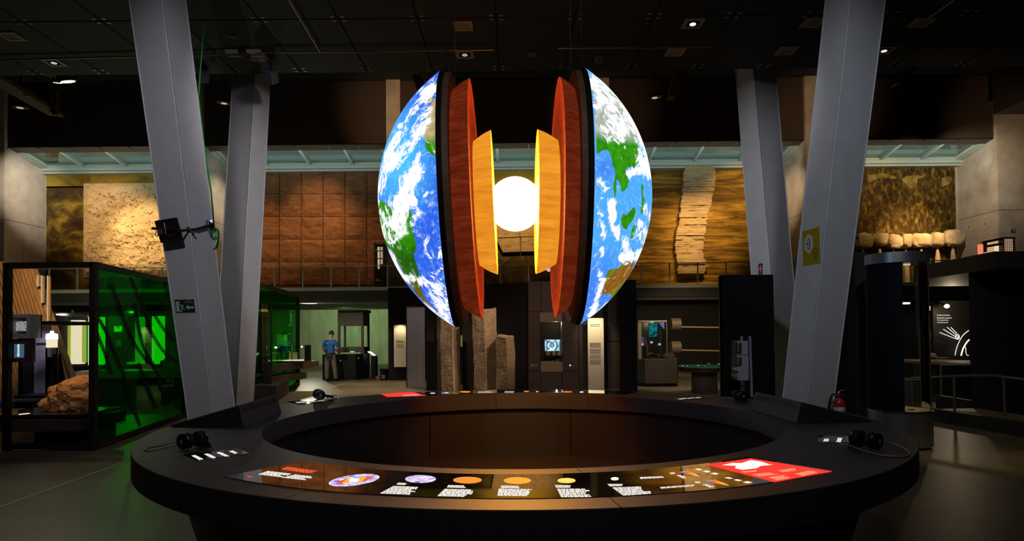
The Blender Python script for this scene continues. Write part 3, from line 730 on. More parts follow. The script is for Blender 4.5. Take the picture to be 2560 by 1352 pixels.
def earth_mat():
    m = bpy.data.materials.new('led_earth'); m.use_nodes = True; MATS['led_earth'] = m
    N, L = m.node_tree.nodes, m.node_tree.links; b = N['Principled BSDF']; b.inputs['Base Color'].default_value = (.02, .02, .02, 1); b.inputs['Roughness'].default_value = .5
    def attr(n):
        a = N.new('ShaderNodeAttribute'); a.attribute_name = n; return a
    def math_(op, a, b_=None, clamp=False):
        k = N.new('ShaderNodeMath'); k.operation = op; k.use_clamp = clamp
        for i, v in enumerate((a, b_)):
            if v is None: continue
            if isinstance(v, (int, float)): k.inputs[i].default_value = v
            else: L.new(v, k.inputs[i])
        return k.outputs[0]
    def mix(f, a, b_):
        k = N.new('ShaderNodeMix'); k.data_type = 'RGBA'; L.new(f, k.inputs[0])
        for i, v in ((6, a), (7, b_)):
            if isinstance(v, tuple): k.inputs[i].default_value = (*v, 1)
            else: L.new(v, k.inputs[i])
        return k.outputs[2]
    g = N.new('ShaderNodeNewGeometry')
    def nz(scale, detail=8, dist=0, rough=.62):
        n = N.new('ShaderNodeTexNoise'); n.inputs['Scale'].default_value = scale; n.inputs['Detail'].default_value = detail; n.inputs['Distortion'].default_value = dist; n.inputs['Roughness'].default_value = rough
        L.new(g.outputs['Position'], n.inputs['Vector']); return n.outputs['Fac']
    n1, n2, n3 = nz(9), nz(26, 5), nz(8, 12, 1.6, .72)
    land = attr('land').outputs['Fac']
    coast = math_('ADD', land, math_('MULTIPLY', math_('SUBTRACT', n1, .5), 11))
    lm = math_('MULTIPLY', math_('ADD', coast, .5), 1.2, True)
    tint = attr('tint').outputs['Color']
    ltex = mix(math_('MULTIPLY', math_('SUBTRACT', nz(18, 6), .38), 2.6, True), (.05, .16, .012), (1, 1, 1))
    lm2 = N.new('ShaderNodeMix'); lm2.data_type = 'RGBA'; lm2.blend_type = 'MULTIPLY'; lm2.inputs[0].default_value = .55
    L.new(tint, lm2.inputs[6]); L.new(ltex, lm2.inputs[7])
    sea = attr('sea').outputs['Color']
    seat = mix(math_('MULTIPLY', math_('SUBTRACT', n2, .50), 2.2, True), sea, (.30, .62, 1.0))
    base = mix(lm, seat, lm2.outputs[2])
    cl = attr('cloud').outputs['Fac']
    cm = math_('MULTIPLY', math_('SUBTRACT', math_('ADD', math_('MULTIPLY', math_('SUBTRACT', n3, .5), 4.6), cl), .50), 2.6, True)
    col = mix(cm, base, (.95, .97, .98))
    L.new(col, b.inputs['Emission Color']); b.inputs['Emission Strength'].default_value = 1.12
    return m
LED = earth_mat()
def lin(r, g, b): return tuple((c / 255 / 12.92 if c < 10 else ((c / 255 + .055) / 1.055) ** 2.4) for c in (r, g, b))
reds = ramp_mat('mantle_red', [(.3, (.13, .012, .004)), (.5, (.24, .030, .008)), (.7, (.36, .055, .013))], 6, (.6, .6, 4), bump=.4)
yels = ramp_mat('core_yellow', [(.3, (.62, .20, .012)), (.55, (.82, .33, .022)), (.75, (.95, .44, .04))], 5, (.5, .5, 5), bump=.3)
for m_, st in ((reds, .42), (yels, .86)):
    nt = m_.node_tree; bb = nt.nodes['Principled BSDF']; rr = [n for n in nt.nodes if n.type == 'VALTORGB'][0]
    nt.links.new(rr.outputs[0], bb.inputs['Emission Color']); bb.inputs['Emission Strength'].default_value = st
def half(s, x_rim, x_board0, x_red0, x_red1, x_yel1, tilt, label, lands, clouds, sidename):
    rot = Matrix.Translation((0, GY, GZ)) @ Matrix.Rotation(tilt, 4, 'Y')
    root = thing('earth_half', label, 'earth model', (x_rim + s * .25, GY, GZ - CAPR))
    # LED cap
    mb = MB(rot); amax = math.asin(CAPR / SPH); cen = x_rim - s * (SPH - CAPH)
    NR, NA = 90, 240
    prof = [(max(.0005, SPH * math.sin(amax * i / NR)), cen + s * SPH * math.cos(amax * i / NR)) for i in range(NR + 1)]
    mb.lathe(prof, (0, 0, 0), 'X', NA)
    pts = np.array([proj(v) for v in mb.v])
    o = mb.build('led_surface', LED, root, smooth=True)
    me = o.data
    la = sdist(pts, lands); cl = streak(pts, clouds)
    x, y = pts[:, 0], pts[:, 1]
    green, dkgreen, sand_, brown, ice = map(np.array, (lin(60, 165, 15), lin(45, 110, 15), lin(225, 200, 150), lin(165, 105, 35), lin(205, 210, 205)))
    tint = np.tile(green, (len(pts), 1))
    def blend(mask, c): 
        nonlocal tint
        tint = tint * (1 - mask[:, None]) + c * mask[:, None]
    if s < 0:
        blend(np.clip((360 - y) / 26, 0, 1) * np.clip((y - 238) / 10, 0, 1), sand_)
        blend(np.clip((y - 590) / 50, 0, 1), dkgreen); blend(np.clip((y - 690) / 60, 0, 1) * .7, brown)
        blend(np.clip(1 - np.abs(x - (985 + (y - 640) * .42)) / 9, 0, 1) * np.clip((y - 630) / 30, 0, 1) * .8, sand_)
        sea = np.array(lin(45, 95, 225)) + np.clip(1.25 - np.hypot(x - 1000, (y - 400) * .55) / 85, 0, 1)[:, None] * (np.array(lin(70, 185, 245)) - np.array(lin(45, 95, 225)))
        rimx = x < 0
    else:
        gm = np.clip((352 - (y - (x - 1500) * .12)) / 26, 0, 1); blend(gm, ice)
        blend(np.clip((235 - y) / 40, 0, 1) * .35, np.array(lin(120, 200, 130)))
        aus = (y > 640) & (x > 1490); blend(np.where(aus, np.clip(1.15 - np.abs((y - 700) - (x - 1540) * -.9) / 55, 0, 1), 0), brown)
        blend(np.where(aus, np.clip(np.abs((y - 700) - (x - 1540) * -.9) / 60 - .5, 0, 1), 0), np.array(lin(110, 130, 20)))
        sea = np.tile(np.array(lin(75, 165, 240)), (len(pts), 1)); k = np.clip(1 - np.hypot(x - 1512, y - 420) / 60, 0, 1) + np.clip((y - 600) / 110, 0, 1)
        sea = sea + np.clip(k, 0, 1)[:, None] * (np.array(lin(60, 125, 235)) - np.array(lin(75, 165, 240)))
    for nm, arr in (('land', la), ('cloud', cl)):
        at_ = me.attributes.new(nm, 'FLOAT', 'POINT'); at_.data.foreach_set('value', arr.astype(np.float32))
    for nm, arr in (('tint', tint), ('sea', sea)):
        at_ = me.attributes.new(nm, 'FLOAT_COLOR', 'POINT'); at_.data.foreach_set('color', np.concatenate([np.clip(arr, 0, 1), np.ones((len(arr), 1))], 1).astype(np.float32).ravel())
    # dark rim, timber board, mantle slab, core slab
    xr = x_rim
    MB(rot).lathe([(CAPR - .01, xr), (CAPR, xr), (CAPR - .004, x_board0), (CAPR - .05, x_board0)], (0, 0, 0), 'X', 120, close=True).build('rim_band', BLACK, root, smooth=True)
    MB(rot).lathe([(.0005, x_board0), (CAPR - .012, x_board0), (CAPR - .02, x_red0), (.0005, x_red0)], (0, 0, 0), 'X', 120).build('timber_disc', M('timber_edge', (.17, .10, .05), .6, col2=(.25, .15, .08), nscale=14), root, smooth=True)
    def shell(r, xa, xb, k, tap):
        pr = [(.0005, xa)]
        for i in range(k + 1):
            t = 1 - i / k; pr.append((r * (1 - tap * t) + .008 * math.sin(math.pi * t), xa + (xb - xa) * (i / k)))
        pr += [(.0005, xb)]
        return pr
    MB(rot).lathe(shell(.966, x_red0, x_red1, 6, .085), (0, 0, 0), 'X', 128).build('mantle_slab', reds, root, smooth=True)
    MB(rot).lathe(shell(.588, x_red1, x_yel1, 6, .14), (0, 0, -.02), 'X', 128).build('outer_core_slab', yels, root, smooth=True)
    return root, rot
h1, r1 = half(-1, -.500, -.462, -.420, -.283, -.137, -.036, 'glowing globe half showing the Americas and Africa', LANDL, CLL, 'l')
h2, r2 = half(1, .565, .525, .485, .375, .212, .014, 'glowing globe half showing Asia and Australia', LANDR, CLR, 'r')
core_m = E('core_white', (1.0, .42, .08), 150.0)
cc = P(1288, 510, GY)
MB().lathe([(max(.0003, .2235 * math.sin(math.pi * i / 32)), -.2235 * math.cos(math.pi * i / 32)) for i in range(33)], cc, 'Z', 48).build('inner_core', core_m, smooth=True, label='white glowing ball at the centre of the split globe', cat='lamp')
wire = M('steel_wire', (.20, .19, .18), .35, .9)
for k, (px, py, lb, par) in enumerate(((1118, 190, 0, h1), (1136, 205, 0, h1), (1428, 205, 1, h2), (1455, 188, 1, h2))):
    q = P(px, py, GY); top = Vector((q.x, GY, ZC))
    MB().tube([q - Vector((0, 0, .03)), top], .0065, 6).build('suspension_wire', wire, par)
    MB().tube([q - Vector((0, 0, .02)), q + Vector((0, 0, .07))], .012, 8).build('turnbuckle', CHROME, par)

# ================================================================== RING TABLE
RX, RY, RO, RI, ZD = .07, 5.35, 2.76, 1.985, .95
tb = thing('ring_table', 'large round black ring-shaped exhibit table with glowing information panels under the globe', 'table', (RX, RY, 0))
C0 = Vector((RX, RY, 0))
NS = 12                                                     # deck segments with hairline joints
for k in range(NS):
    a0, a1 = 2 * math.pi * k / NS + .0008 + .13, 2 * math.pi * (k + 1) / NS - .0008 + .13
    mb = MB().lathe([(RI, ZD - .15), (RI, ZD), (RO - .004, ZD), (RO, ZD - .004), (RO, ZD - .15)], C0, 'Z', 18, a0, a1, close=True)
    for a_ in (a0, a1): mb.poly([C0 + Vector((r_ * math.cos(a_), r_ * math.sin(a_), z_)) for r_, z_ in ((RI, ZD - .15), (RI, ZD), (RO, ZD), (RO, ZD - .15))])
    mb.build('deck_segment', DECK, tb)
basem = M('base_black', (.010, .009, .009), .6)
MB().lathe([(2.53, ZD - .15), (2.29, 0), (2.25, 0), (2.49, ZD - .15)], C0, 'Z', 128, close=True).build('base_cone', basem, tb, smooth=True)
inw = M('inner_wall_black', (.022, .017, .015), .6)
for k in range(8):
    a0, a1 = 2 * math.pi * k / 8 + .002 + .5, 2 * math.pi * (k + 1) / 8 - .002 + .5
    MB().lathe([(RI + .05, ZD - .16), (RI + .05, .28), (RI + .08, .28), (RI + .08, ZD - .16)], C0, 'Z', 16, a0, a1, close=True).build('inner_wall_panel', inw, tb, smooth=True)
MB().lathe([(.001, .26), (RI + .08, .26), (RI + .08, .28), (.001, .28)], C0, 'Z', 96).build('pit_floor', M('pit_floor', (.03, .022, .018), .5), tb)
# --- glossy display strip towards the viewer
GLO = M('gloss_black_glass', (.006, .006, .006), .03, spec=1.0, coat=.6)
def dk(pts, z): return [PZ(x, y, z) for x, y in pts]
outer = [(572, 1190), (738, 1218), (946, 1237), (1065, 1243), (1198, 1247), (1300, 1247), (1550, 1243), (1706, 1232), (1937, 1206), (2086, 1178)]
inner = [(765, 1151), (970, 1175), (1201, 1185), (1302, 1186), (1425, 1184), (1612, 1176), (1762, 1161), (1877, 1144)]
# arcs: put the strip between two radii, ends cut as in the picture
def polar(px, py):
    q = PZ(px, py, ZD) - C0; return math.hypot(q.x, q.y), math.atan2(q.y, q.x)
ro_ = sum(polar(*p)[0] for p in outer[1:9]) / 8; ri_ = sum(polar(*p)[0] for p in inner[1:7]) / 6
def arc(r_, a0, a1, n, z): return [C0 + Vector((r_ * math.cos(a0 + (a1 - a0) * i / n), r_ * math.sin(a0 + (a1 - a0) * i / n), z)) for i in range(n + 1)]
ao0, ao1 = polar(*outer[0])[1], polar(*outer[-1])[1]; ai0, ai1 = polar(*inner[0])[1], polar(*inner[-1])[1]
strip = arc(ro_, ao0, ao1, 40, ZD) + arc(ri_, ai1, ai0, 40, ZD)
MB().prism(strip, (0, 0, .003)).build('display_glass', GLO, tb)
ZG = ZD + .0036
redp = MB(); redp = redp.poly(dk(((1764, 1161), (1877, 1145), (2082, 1178), (1937, 1205)), ZG)).build('red_screen', E('screen_red', (1.0, .045, .03), 1.0), tb)
def Q1(p): return [(560 + x / 3.368, 1120 + y / 3.368) for x, y in p]
def Q2(p): return [(1300 + x / 3.2, 1120 + y / 3.2) for x, y in p]
ZT = ZD + .0042
mb = MB()
for quad, n, sd in ((Q1([(370, 190), (575, 213), (500, 246), (285, 220)]), 4, 1), (Q1([(605, 220), (790, 240), (690, 270), (485, 246)]), 4, 2), (Q1([(1470, 288), (1545, 293), (1525, 310), (1450, 305)]), 2, 3),
        (Q1([(1430, 315), (1650, 325), (1590, 392), (1310, 380)]), 6, 4), (Q1([(1890, 308), (2050, 312), (2030, 335), (1875, 330)]), 2, 5), (Q1([(1860, 340), (2140, 346), (2060, 410), (1795, 402)]), 6, 6),
        (Q1([(2335, 312), (2490, 316), (2490, 336), (2330, 335)]), 2, 7), (Q2([(-170, 322), (110, 326), (108, 383), (-180, 380)]), 6, 8), (Q2([(278, 292), (420, 294), (430, 316), (290, 316)]), 2, 9),
        (Q2([(295, 322), (560, 322), (580, 390), (330, 392)]), 6, 10), (Q2([(697, 284), (835, 284), (840, 300), (720, 305)]), 2, 11), (Q2([(735, 312), (990, 303), (1080, 360), (830, 380)]), 6, 12),
        (Q2([(957, 230), (1150, 222), (1165, 234), (965, 245)]), 2, 13), (Q2([(1118, 310), (1400, 290), (1415, 300), (1130, 322)]), 2, 14), (Q2([(1195, 195), (1245, 190), (1252, 203), (1205, 207)]), 2, 15),
        (Q2([(1250, 214), (1285, 212), (1345, 236), (1300, 240)]), 3, 16), (Q2([(1395, 266), (1440, 264), (1450, 276), (1405, 279)]), 2, 17), (Q2([(1455, 288), (1490, 286), (1565, 308), (1520, 314)]), 3, 18),
        (Q2([(1385, 162), (1420, 158), (1608, 208), (1575, 214)]), 3, 19), (Q2([(1620, 230), (1660, 227), (1880, 276), (1840, 284)]), 3, 20)):
    tblock(dk(quad, ZT), n, sd, WTEXT, 'white_text', tb)
tred = E('text_red', (1, .10, .04), 1.0)
tblock(dk(Q1([(535, 155), (785, 190), (740, 215), (480, 176)]), ZT), 4, 31, tred, 'red_text', tb, .7, .1); tblock(dk(Q1([(195, 233), (240, 238), (238, 246), (200, 242)]), ZT), 1, 3, tred, 'red_text', tb, .8, 0)
def disc(px, py, rx, ry, z, tilt=0, n=40):
    c, s_ = math.cos(tilt), math.sin(tilt)
    return dk([(px + rx * math.cos(t) * c - ry * math.sin(t) * s_, py + rx * math.cos(t) * s_ + ry * math.sin(t) * c) for t in [2 * math.pi * i / n for i in range(n)]], z)
icons = (((1095, 268), 1), ((1655, 258), 1))
gi = (560 + 1095 / 3.368, 1120 + 268 / 3.368)
ic_blue = M('icon_earth', (.02, .02, .05), .5, col2=(.1, .1, .1), nscale=8); 
em = ramp_mat('icon_cloudy', [(.38, (.10, .09, .42)), (.5, (.45, .45, .85)), (.62, (.95, .95, 1))], 22, (1, 1, 1)); nt = em.node_tree
nt.links.new([n for n in nt.nodes if n.type == 'VALTORGB'][0].outputs[0], nt.nodes['Principled BSDF'].inputs['Emission Color']); nt.nodes['Principled BSDF'].inputs['Emission Strength'].default_value = 1.0
gicon = MB().poly(disc(*gi, 64, 13, ZT, -.13)).build('globe_icon', em, tb)
for k, (dx, dy, ln, wd, c_) in enumerate(((-30, 3, 34, 4.2, (.8, .10, .01)), (-17, 1.5, 22, 4.2, (1, .42, .02)), (30, -3, 34, 4.2, (.8, .10, .01)), (17, -1.5, 22, 4.2, (1, .42, .02)))):
    x_, y_ = gi[0] + dx, gi[1] + dy
    MB().poly(dk([(x_ - ln * .55, y_ + 6), (x_ - ln * .55 + 14, y_ + 6.5), (x_ + ln * .65, y_ - 6), (x_ + ln * .65 - 14, y_ - 6.5)], ZT + .0004 + k * .0002)).build('icon_layer', E('icon_l%d' % (k % 2), c_, 1.0), gicon)
MB().poly(disc(*gi, 13, 4.5, ZT + .0014)).build('icon_core', E('icon_white', (1, .95, .8), 1.3), gicon)
for (x_, y_, rx, ry, c_, st, nm) in ((1655 / 3.368 + 560, 1120 + 258 / 3.368, 38.5, 9.5, None, 0, 'crust'), (560 + 2050 / 3.368, 1120 + 268 / 3.368, 36, 8.3, (.95, .28, .02), .75, 'upper'), (560 + 2470 / 3.368, 1120 + 272 / 3.368, 34, 8.5, (1, .30, .02), .95, 'lower'),
        (1300 + 372 / 3.2, 1120 + 258 / 3.2, 22.5, 6.2, (1, .62, .12), 1.1, 'outer'), (1300 + 758 / 3.2, 1120 + 243 / 3.2, 10, 3.6, (1, .93, .75), 1.3, 'inner')):
    MB().poly(disc(x_, y_, rx, ry, ZT)).build('layer_disc', em if c_ is None else E('disc_' + nm, c_, st), tb)
for tri in ([(1272, 190), (1352, 178), (1440, 226)], [(1488, 263), (1562, 250), (1674, 297)]):
    a_, b_, c_ = Q2(tri)
    cols = ((.05, .45, .9), (.9, .12, .02), (1, .35, .03), (1, .6, .15), (1, .9, .7))
    for i in range(5):
        t0, t1 = (0, .1, .3, .6, .85)[i], (.1, .3, .6, .85, 1)[i]
        L_ = lambda p, q, t: (p[0] + (q[0] - p[0]) * t, p[1] + (q[1] - p[1]) * t)
        pts = [L_(a_, c_, t0), L_(b_, c_, t0), L_(b_, c_, t1), L_(a_, c_, t1)]
        if i == 4: pts = pts[:3]
        MB().poly(dk(pts, ZT)).build('wedge_band', E('wedge%d' % i, cols[i], 1.0), tb)
mb = MB(); mb.poly(dk(Q2([(1620, 135), (1700, 118), (1770, 120), (1845, 96), (1930, 108), (1990, 128), (2020, 132), (1930, 140), (1890, 160), (1780, 172), (1720, 160), (1730, 140)]), ZT)).build('red_screen_picture', E('screen_white', (1, .97, .93), 2.2), redp)
mb = MB()
for quad, n, sd in ((Q2([(1765, 186), (1900, 174), (1925, 185), (1795, 196)]), 2, 41), (Q2([(1855, 208), (2020, 192), (2080, 208), (1915, 226)]), 4, 42), (Q2([(2060, 178), (2190, 158), (2250, 172), (2110, 192)]), 3, 43), (Q2([(1985, 232), (2120, 212), (2200, 232), (2060, 256)]), 4, 44), (Q2([(2195, 204), (2320, 176), (2390, 192), (2260, 222)]), 4, 45)):
    tblock(dk(quad, ZT), n, sd, E('text_peach', (1, .55, .30), 1.0), 'screen_text', redp)
# --- glossy strip on the far side
fo = [(1035, 977), (1150, 974.5), (1300, 973.5), (1450, 974), (1598, 977.5)]
rof = RO - .07; rif = RI + .30
a0, a1 = polar(1040, 979)[1], polar(1600, 978)[1]
MB().prism(arc(rof, a0, a1, 30, ZD) + arc(rif, a1, a0, 30, ZD), (0, 0, .003)).build('display_glass', GLO, tb)
MB().poly(dk(((952, 984.5), (1030, 979), (1066, 988.5), (968, 992)), ZG)).build('red_screen', MATS['screen_red'], tb)
DTEXT = E('dim_text', (1, .95, .88), .45)
for qd, n_, s_ in ((((1005, 986), (1050, 984), (1056, 989), (1010, 990.5)), 3, 51), (((1196, 978), (1234, 977.5), (1234, 981.5), (1194, 982)), 3, 52), (((1262, 977), (1290, 977), (1291, 982), (1261, 982)), 3, 53), (((1105, 981), (1130, 980.5), (1130, 982.5), (1105, 983)), 1, 54)): tblock(dk(qd, ZT), n_, s_, DTEXT, 'white_text', tb)
for (x_, y_, rx, ry, m_) in ((1082, 982.5, 7, 1.6, em), (1115, 981.5, 6, 1.6, em), (1163, 979, 14, 1.8, MATS['disc_lower']), (1316, 978, 7, 1.5, MATS['disc_upper']), (1343, 978.5, 3, 1.2, MATS['disc_outer']), (1418, 979, 13, 1.7, MATS['disc_upper']), (1454, 979.5, 5, 1.2, MATS['disc_inner'])):
    MB().poly(disc(x_, y_, rx, ry, ZT, 0, 24)).build('layer_disc', m_, tb)
# --- caption slots with lit text, buttons
def slot(quad, cols, buttons, sd, tm=None):
    q = dk(quad, ZD)
    MB().prism(q, (0, 0, .0025)).build('caption_glass', GLO, tb)
    for i, c_ in enumerate(cols): tblock(dk(c_, ZG), 4, sd + i, tm or WTEXT, 'caption_text', tb, .62, .12, .2)
    for b_ in buttons:
        c_ = PZ(*b_, ZD); MB().cyl(c_, .006, .004, 10).build('button', CHROME, tb)
def S1(p): return [(430 + x / 12.19, 1080 + y / 12.19) for x, y in p]
def S2(p): return [(2020 + x / 9.14, 1070 + y / 9.14) for x, y in p]
slot(S1([(330, 690), (2010, 505), (2350, 655), (740, 872)]), [S1([(710, 690), (985, 825), (850, 855), (585, 712)]), S1([(1100, 645), (1375, 775), (1250, 805), (970, 665)]), S1([(1470, 600), (1770, 730), (1650, 752), (1350, 620)]), S1([(1850, 555), (2015, 630), (1930, 660), (1730, 580)])], S1([(495, 605), (890, 565), (1270, 522), (1650, 487)]), 61)
slot(S2([(245, 172), (1235, 205), (1240, 345), (225, 320)]), [S2([(480, 240), (465, 305), (345, 300), (370, 240)]), S2([(785, 222), (745, 325), (640, 320), (680, 218)]), S2([(1080, 238), (1055, 300), (945, 310), (970, 235)])], S2([(340, 332), (640, 358), (1090, 350)]), 71)
slot([(715, 1004), (798, 997), (836, 1001), (752, 1012)], [[(738, 1004), (760, 1003), (766, 1006), (744, 1007.5)], [(768, 1002.5), (790, 1001), (795, 1003.5), (775, 1005)], [(792, 1000.5), (808, 1000), (813, 1002), (797, 1003)]], [], 81, DTEXT)
slot([(1672, 993), (1755, 990), (1768, 996), (1690, 1000.5)], [[(1692, 996.5), (1712, 994), (1722, 995), (1702, 998.5)], [(1715, 995), (1733, 992.5), (1742, 993.5), (1722, 996.5)], [(1736, 993), (1748, 991.5), (1756, 992.5), (1743, 995)]], [], 91, DTEXT)
# --- wedge speakers standing on the table
spk = M('speaker_black', (.030, .028, .032), .6); mesh_m = M('speaker_slot', (.006, .006, .006), .9)
def wedge(bl, br, tr, tl, tip, label):
    """picture corners of the grille face (bottom-left, bottom-right, top-right, top-left) and the low outer tip on the near side"""
    b0, b1 = PZ(*bl, ZD + .001), PZ(*br, ZD + .001); t0, t1 = P(*tl, b0.y + .02), P(*tr, b1.y + .02); z_ = (t0.z + t1.z) / 2; t0.z = t1.z = z_
    near_left = tip[0] < bl[0]
    e0 = PZ(*tip, ZD + .001); e1 = e0 + (b1 - b0) if near_left else e0 - (b1 - b0)
    if not near_left: e0, e1 = e1, e0
    w_ = thing('wedge_speaker', label, 'speaker', (b0 + b1) / 2)
    mb = MB(); u = Vector((0, 0, .015)); k = [mb.pt(p) for p in (b0, b1, t1, t0, e0, e1, e0 + u, e1 + u)]
    for f_ in ((0, 1, 2, 3), (0, 4, 5, 1), (4, 6, 7, 5), (3, 2, 7, 6), (0, 3, 6, 4), (1, 5, 7, 2)): mb.face([k[i] for i in f_])
    cabn = mb.build('cabinet', spk, w_, bevel=.003)
    nrm = (b1 - b0).cross(t0 - b0).normalized()
    if nrm.dot(Vector((RX, RY, ZD)) - b0) < 0: nrm = -nrm
    q = [b0, b1, t1, t0]
    for r_ in range(6):
        mb = MB()
        for c_ in range(36):
            u0, u1 = .06 + .88 * c_ / 36, .06 + .88 * (c_ + .55) / 36; v0 = .60 + .045 * r_; v1 = v0 + .026
            mb.poly([bil(q, u0, v0) + nrm * .0015, bil(q, u1, v0) + nrm * .0015, bil(q, u1, v1) + nrm * .0015, bil(q, u0, v1) + nrm * .0015])
        mb.build('grille_row', mesh_m, cabn)
    return w_
wedge((610, 1068), (704, 1032), (691, 985), (597, 1013), (427, 1067), 'black wedge speaker on the ring table below the exit sign column')
wedge((1876, 1023), (1992, 1057), (2003, 1005), (1888, 978), (2177, 1054), 'black wedge speaker on the ring table below the yellow sign')
# --- headphones
def headphones(px, py, ang, label, cable, sc=1.0, open_=.075):
    base = PZ(px, py, ZD + .004); h_ = thing('headphones', label, 'headphones', base)
    R_ = Matrix.Translation(base) @ Matrix.Rotation(ang, 4, 'Z') @ Matrix.Scale(sc, 4)
    for s_ in (-1, 1):
        x_ = s_ * open_ / 2
        e = MB(R_).lathe([(.0005, 0), (.030, 0), (.045, .010), (.046, .026), (.030, .034), (.0005, .034)], (x_ + (.012 if s_ > 0 else -.046), 0, .047), 'X', 24).build('ear_cup', RUBBER, h_, smooth=True)
        MB(R_).lathe([(.020, 0), (.043, .002), (.047, .012), (.043, .022), (.020, .022)], (x_ + (-.012 if s_ > 0 else -.010), 0, .047), 'X', 24).build('ear_pad', M('ear_pad', (.014, .014, .015), .8), e, smooth=True)
        MB(R_).lathe([(.0005, 0), (.012, 0), (.0005, .002)], (x_ + (.046 if s_ > 0 else -.048), 0, .047), 'X', 12).build('badge', M('badge', (.25, .28, .33), .4), e)
    pts = [(open_ / 2 * math.cos(t), .13 * math.sin(t), .047 - .032 * math.sin(t)) for t in [math.pi * i / 18 for i in range(19)]]
    mb = MB(R_); mb.tube(pts, .010, 8).build('headband', RUBBER, h_, smooth=True)
    cab = MB().tube([PZ(x_, y_, ZD + z_) for x_, y_, z_ in cable], .0045, 8).build('cable', M('grey_cable', (.30, .28, .24), .4), h_, smooth=True)
    return h_
def smooth_path(ps, n=6):
    out = []
    for i in range(len(ps) - 1):
        p0, p1, p2, p3 = ps[max(i - 1, 0)], ps[i], ps[i + 1], ps[min(i + 2, len(ps) - 1)]
        for k in range(n):
            t = k / n
            out.append(tuple(.5 * (2 * b_ + (c_ - a_) * t + (2 * a_ - 5 * b_ + 4 * c_ - d_) * t * t + (3 * b_ - a_ - 3 * c_ + d_) * t ** 3) for a_, b_, c_, d_ in zip(p0, p1, p2, p3)))
    return out + [ps[-1]]
headphones(482, 1119, -1.95, 'black headphones with a looped cable beside the caption strip below the exit sign column', smooth_path([(455, 1108, .03), (410, 1119, .005), (372, 1126, .005), (361, 1123, .005), (372, 1118, .005), (410, 1112, .006), (452, 1103, .03)]), 1.05)
headphones(2166, 1119, 1.95, 'black headphones with a long cable loop beside the lit caption strip', smooth_path([(2090, 1121, .003), (2100, 1113, .03), (2120, 1112, .04), (2150, 1123, .02), (2200, 1137, .005), (2250, 1141, .005), (2273, 1136, .005), (2265, 1124, .005), (2235, 1109, .008), (2210, 1104, .02), (2192, 1103, .04)]), 1.05)
headphones(797, 998, -1.1, 'black headphones at the far rim in front of the standing man', smooth_path([(818, 994, .02), (832, 988, .02), (842, 990, .01), (846, 999, .004)]), 1.15)
headphones(1850, 1001, -1.5, 'black headphones at the far rim below the grey control boxes', smooth_path([(1796, 999, .004), (1808, 994, .02), (1820, 993, .02), (1836, 998, .02)]), 1.1)

# ================================================================== GREEN GLASS CASE (beside the exit sign column)
CASEM = M('case_bronze', (.020, .013, .009), .45, .3)
GREEN = glassmat('green_glass', (.05, .78, .075), .035)
ZTOP = ZP(656, 9.5, 120); YC = 9.5
xa, xc = XP(18, YC, 900), XP(234, YC, 900); corner = Vector((xc, YC, 0)); far_ = Vector((XP(415, 12.3, 700), 12.3, 0)); far_ = corner + (far_ - corner) * 1.35
case = thing('green_glass_case', 'dark framed walk-round case with one deep green glass side and an open front', 'display case', ((xa + xc) / 2, YC, 0))
fw = .085
MB().box((xa - fw / 2, YC - fw / 2, 0), (xa + fw / 2, YC + fw / 2, ZTOP)).build('post', CASEM, case)
MB().box((xc - fw / 2, YC - fw / 2, 0), (xc + fw / 2, YC + fw / 2, ZTOP)).build('post', CASEM, case)
MB().box((xa, YC - fw / 2, ZTOP - fw), (xc, YC + fw / 2, ZTOP)).build('top_rail', CASEM, case)
MB().box((xa, YC - fw / 2, .03), (xc, YC + fw / 2, .03 + fw)).build('bottom_rail', CASEM, case)
up1 = Vector((0, 0, 1))
MB().bar(corner + up1 * (ZTOP - fw / 2), far_ + up1 * (ZTOP - fw / 2), fw, fw).build('top_rail', CASEM, case)
MB().bar(corner + up1 * .06, far_ + up1 * .06, fw, .09).build('bottom_rail', CASEM, case)
MB().bar(far_, far_ + up1 * ZTOP, fw).build('post', CASEM, case)
dirc = (far_ - corner).normalized(); nrc = Vector((dirc.y, -dirc.x, 0))
MB().prism([corner + up1 * .1, far_ + up1 * .1, far_ + up1 * (ZTOP - fw), corner + up1 * (ZTOP - fw)], nrc * .012).build('green_pane', GREEN, case)
# twisted chain pattern on the pane: strands of rings
def on_pane(px, py):
    o = Vector((0, 0, CAMZ)); d = ray(px, py); t = (corner - o).dot(nrc) / d.dot(nrc); return o + d * t + nrc * .02
etch = M('etched_black', (.004, .010, .004), .6)
def S3(x, y): return (220 + x / 3.142, 680 + y / 3.142)
strands = ([(65, 355), (130, 470), (170, 570), (215, 680), (265, 790), (310, 960), (350, 1080), (400, 1210)], [(170, 105), (215, 200), (255, 330), (320, 500), (380, 600), (450, 690), (500, 720)],
           [(360, 245), (375, 370), (405, 520), (440, 620), (500, 720), (545, 820), (570, 930)], [(325, 50), (370, 150), (430, 290), (480, 450), (540, 560), (610, 650), (690, 700)],
           [(505, 325), (560, 410), (620, 490), (690, 550)], [(510, 190), (580, 250), (660, 320)], [(590, 70), (620, 170), (650, 260)], [(50, 460), (90, 560), (130, 660), (170, 800)], [(390, 720), (430, 830), (500, 1000), (530, 1080)])
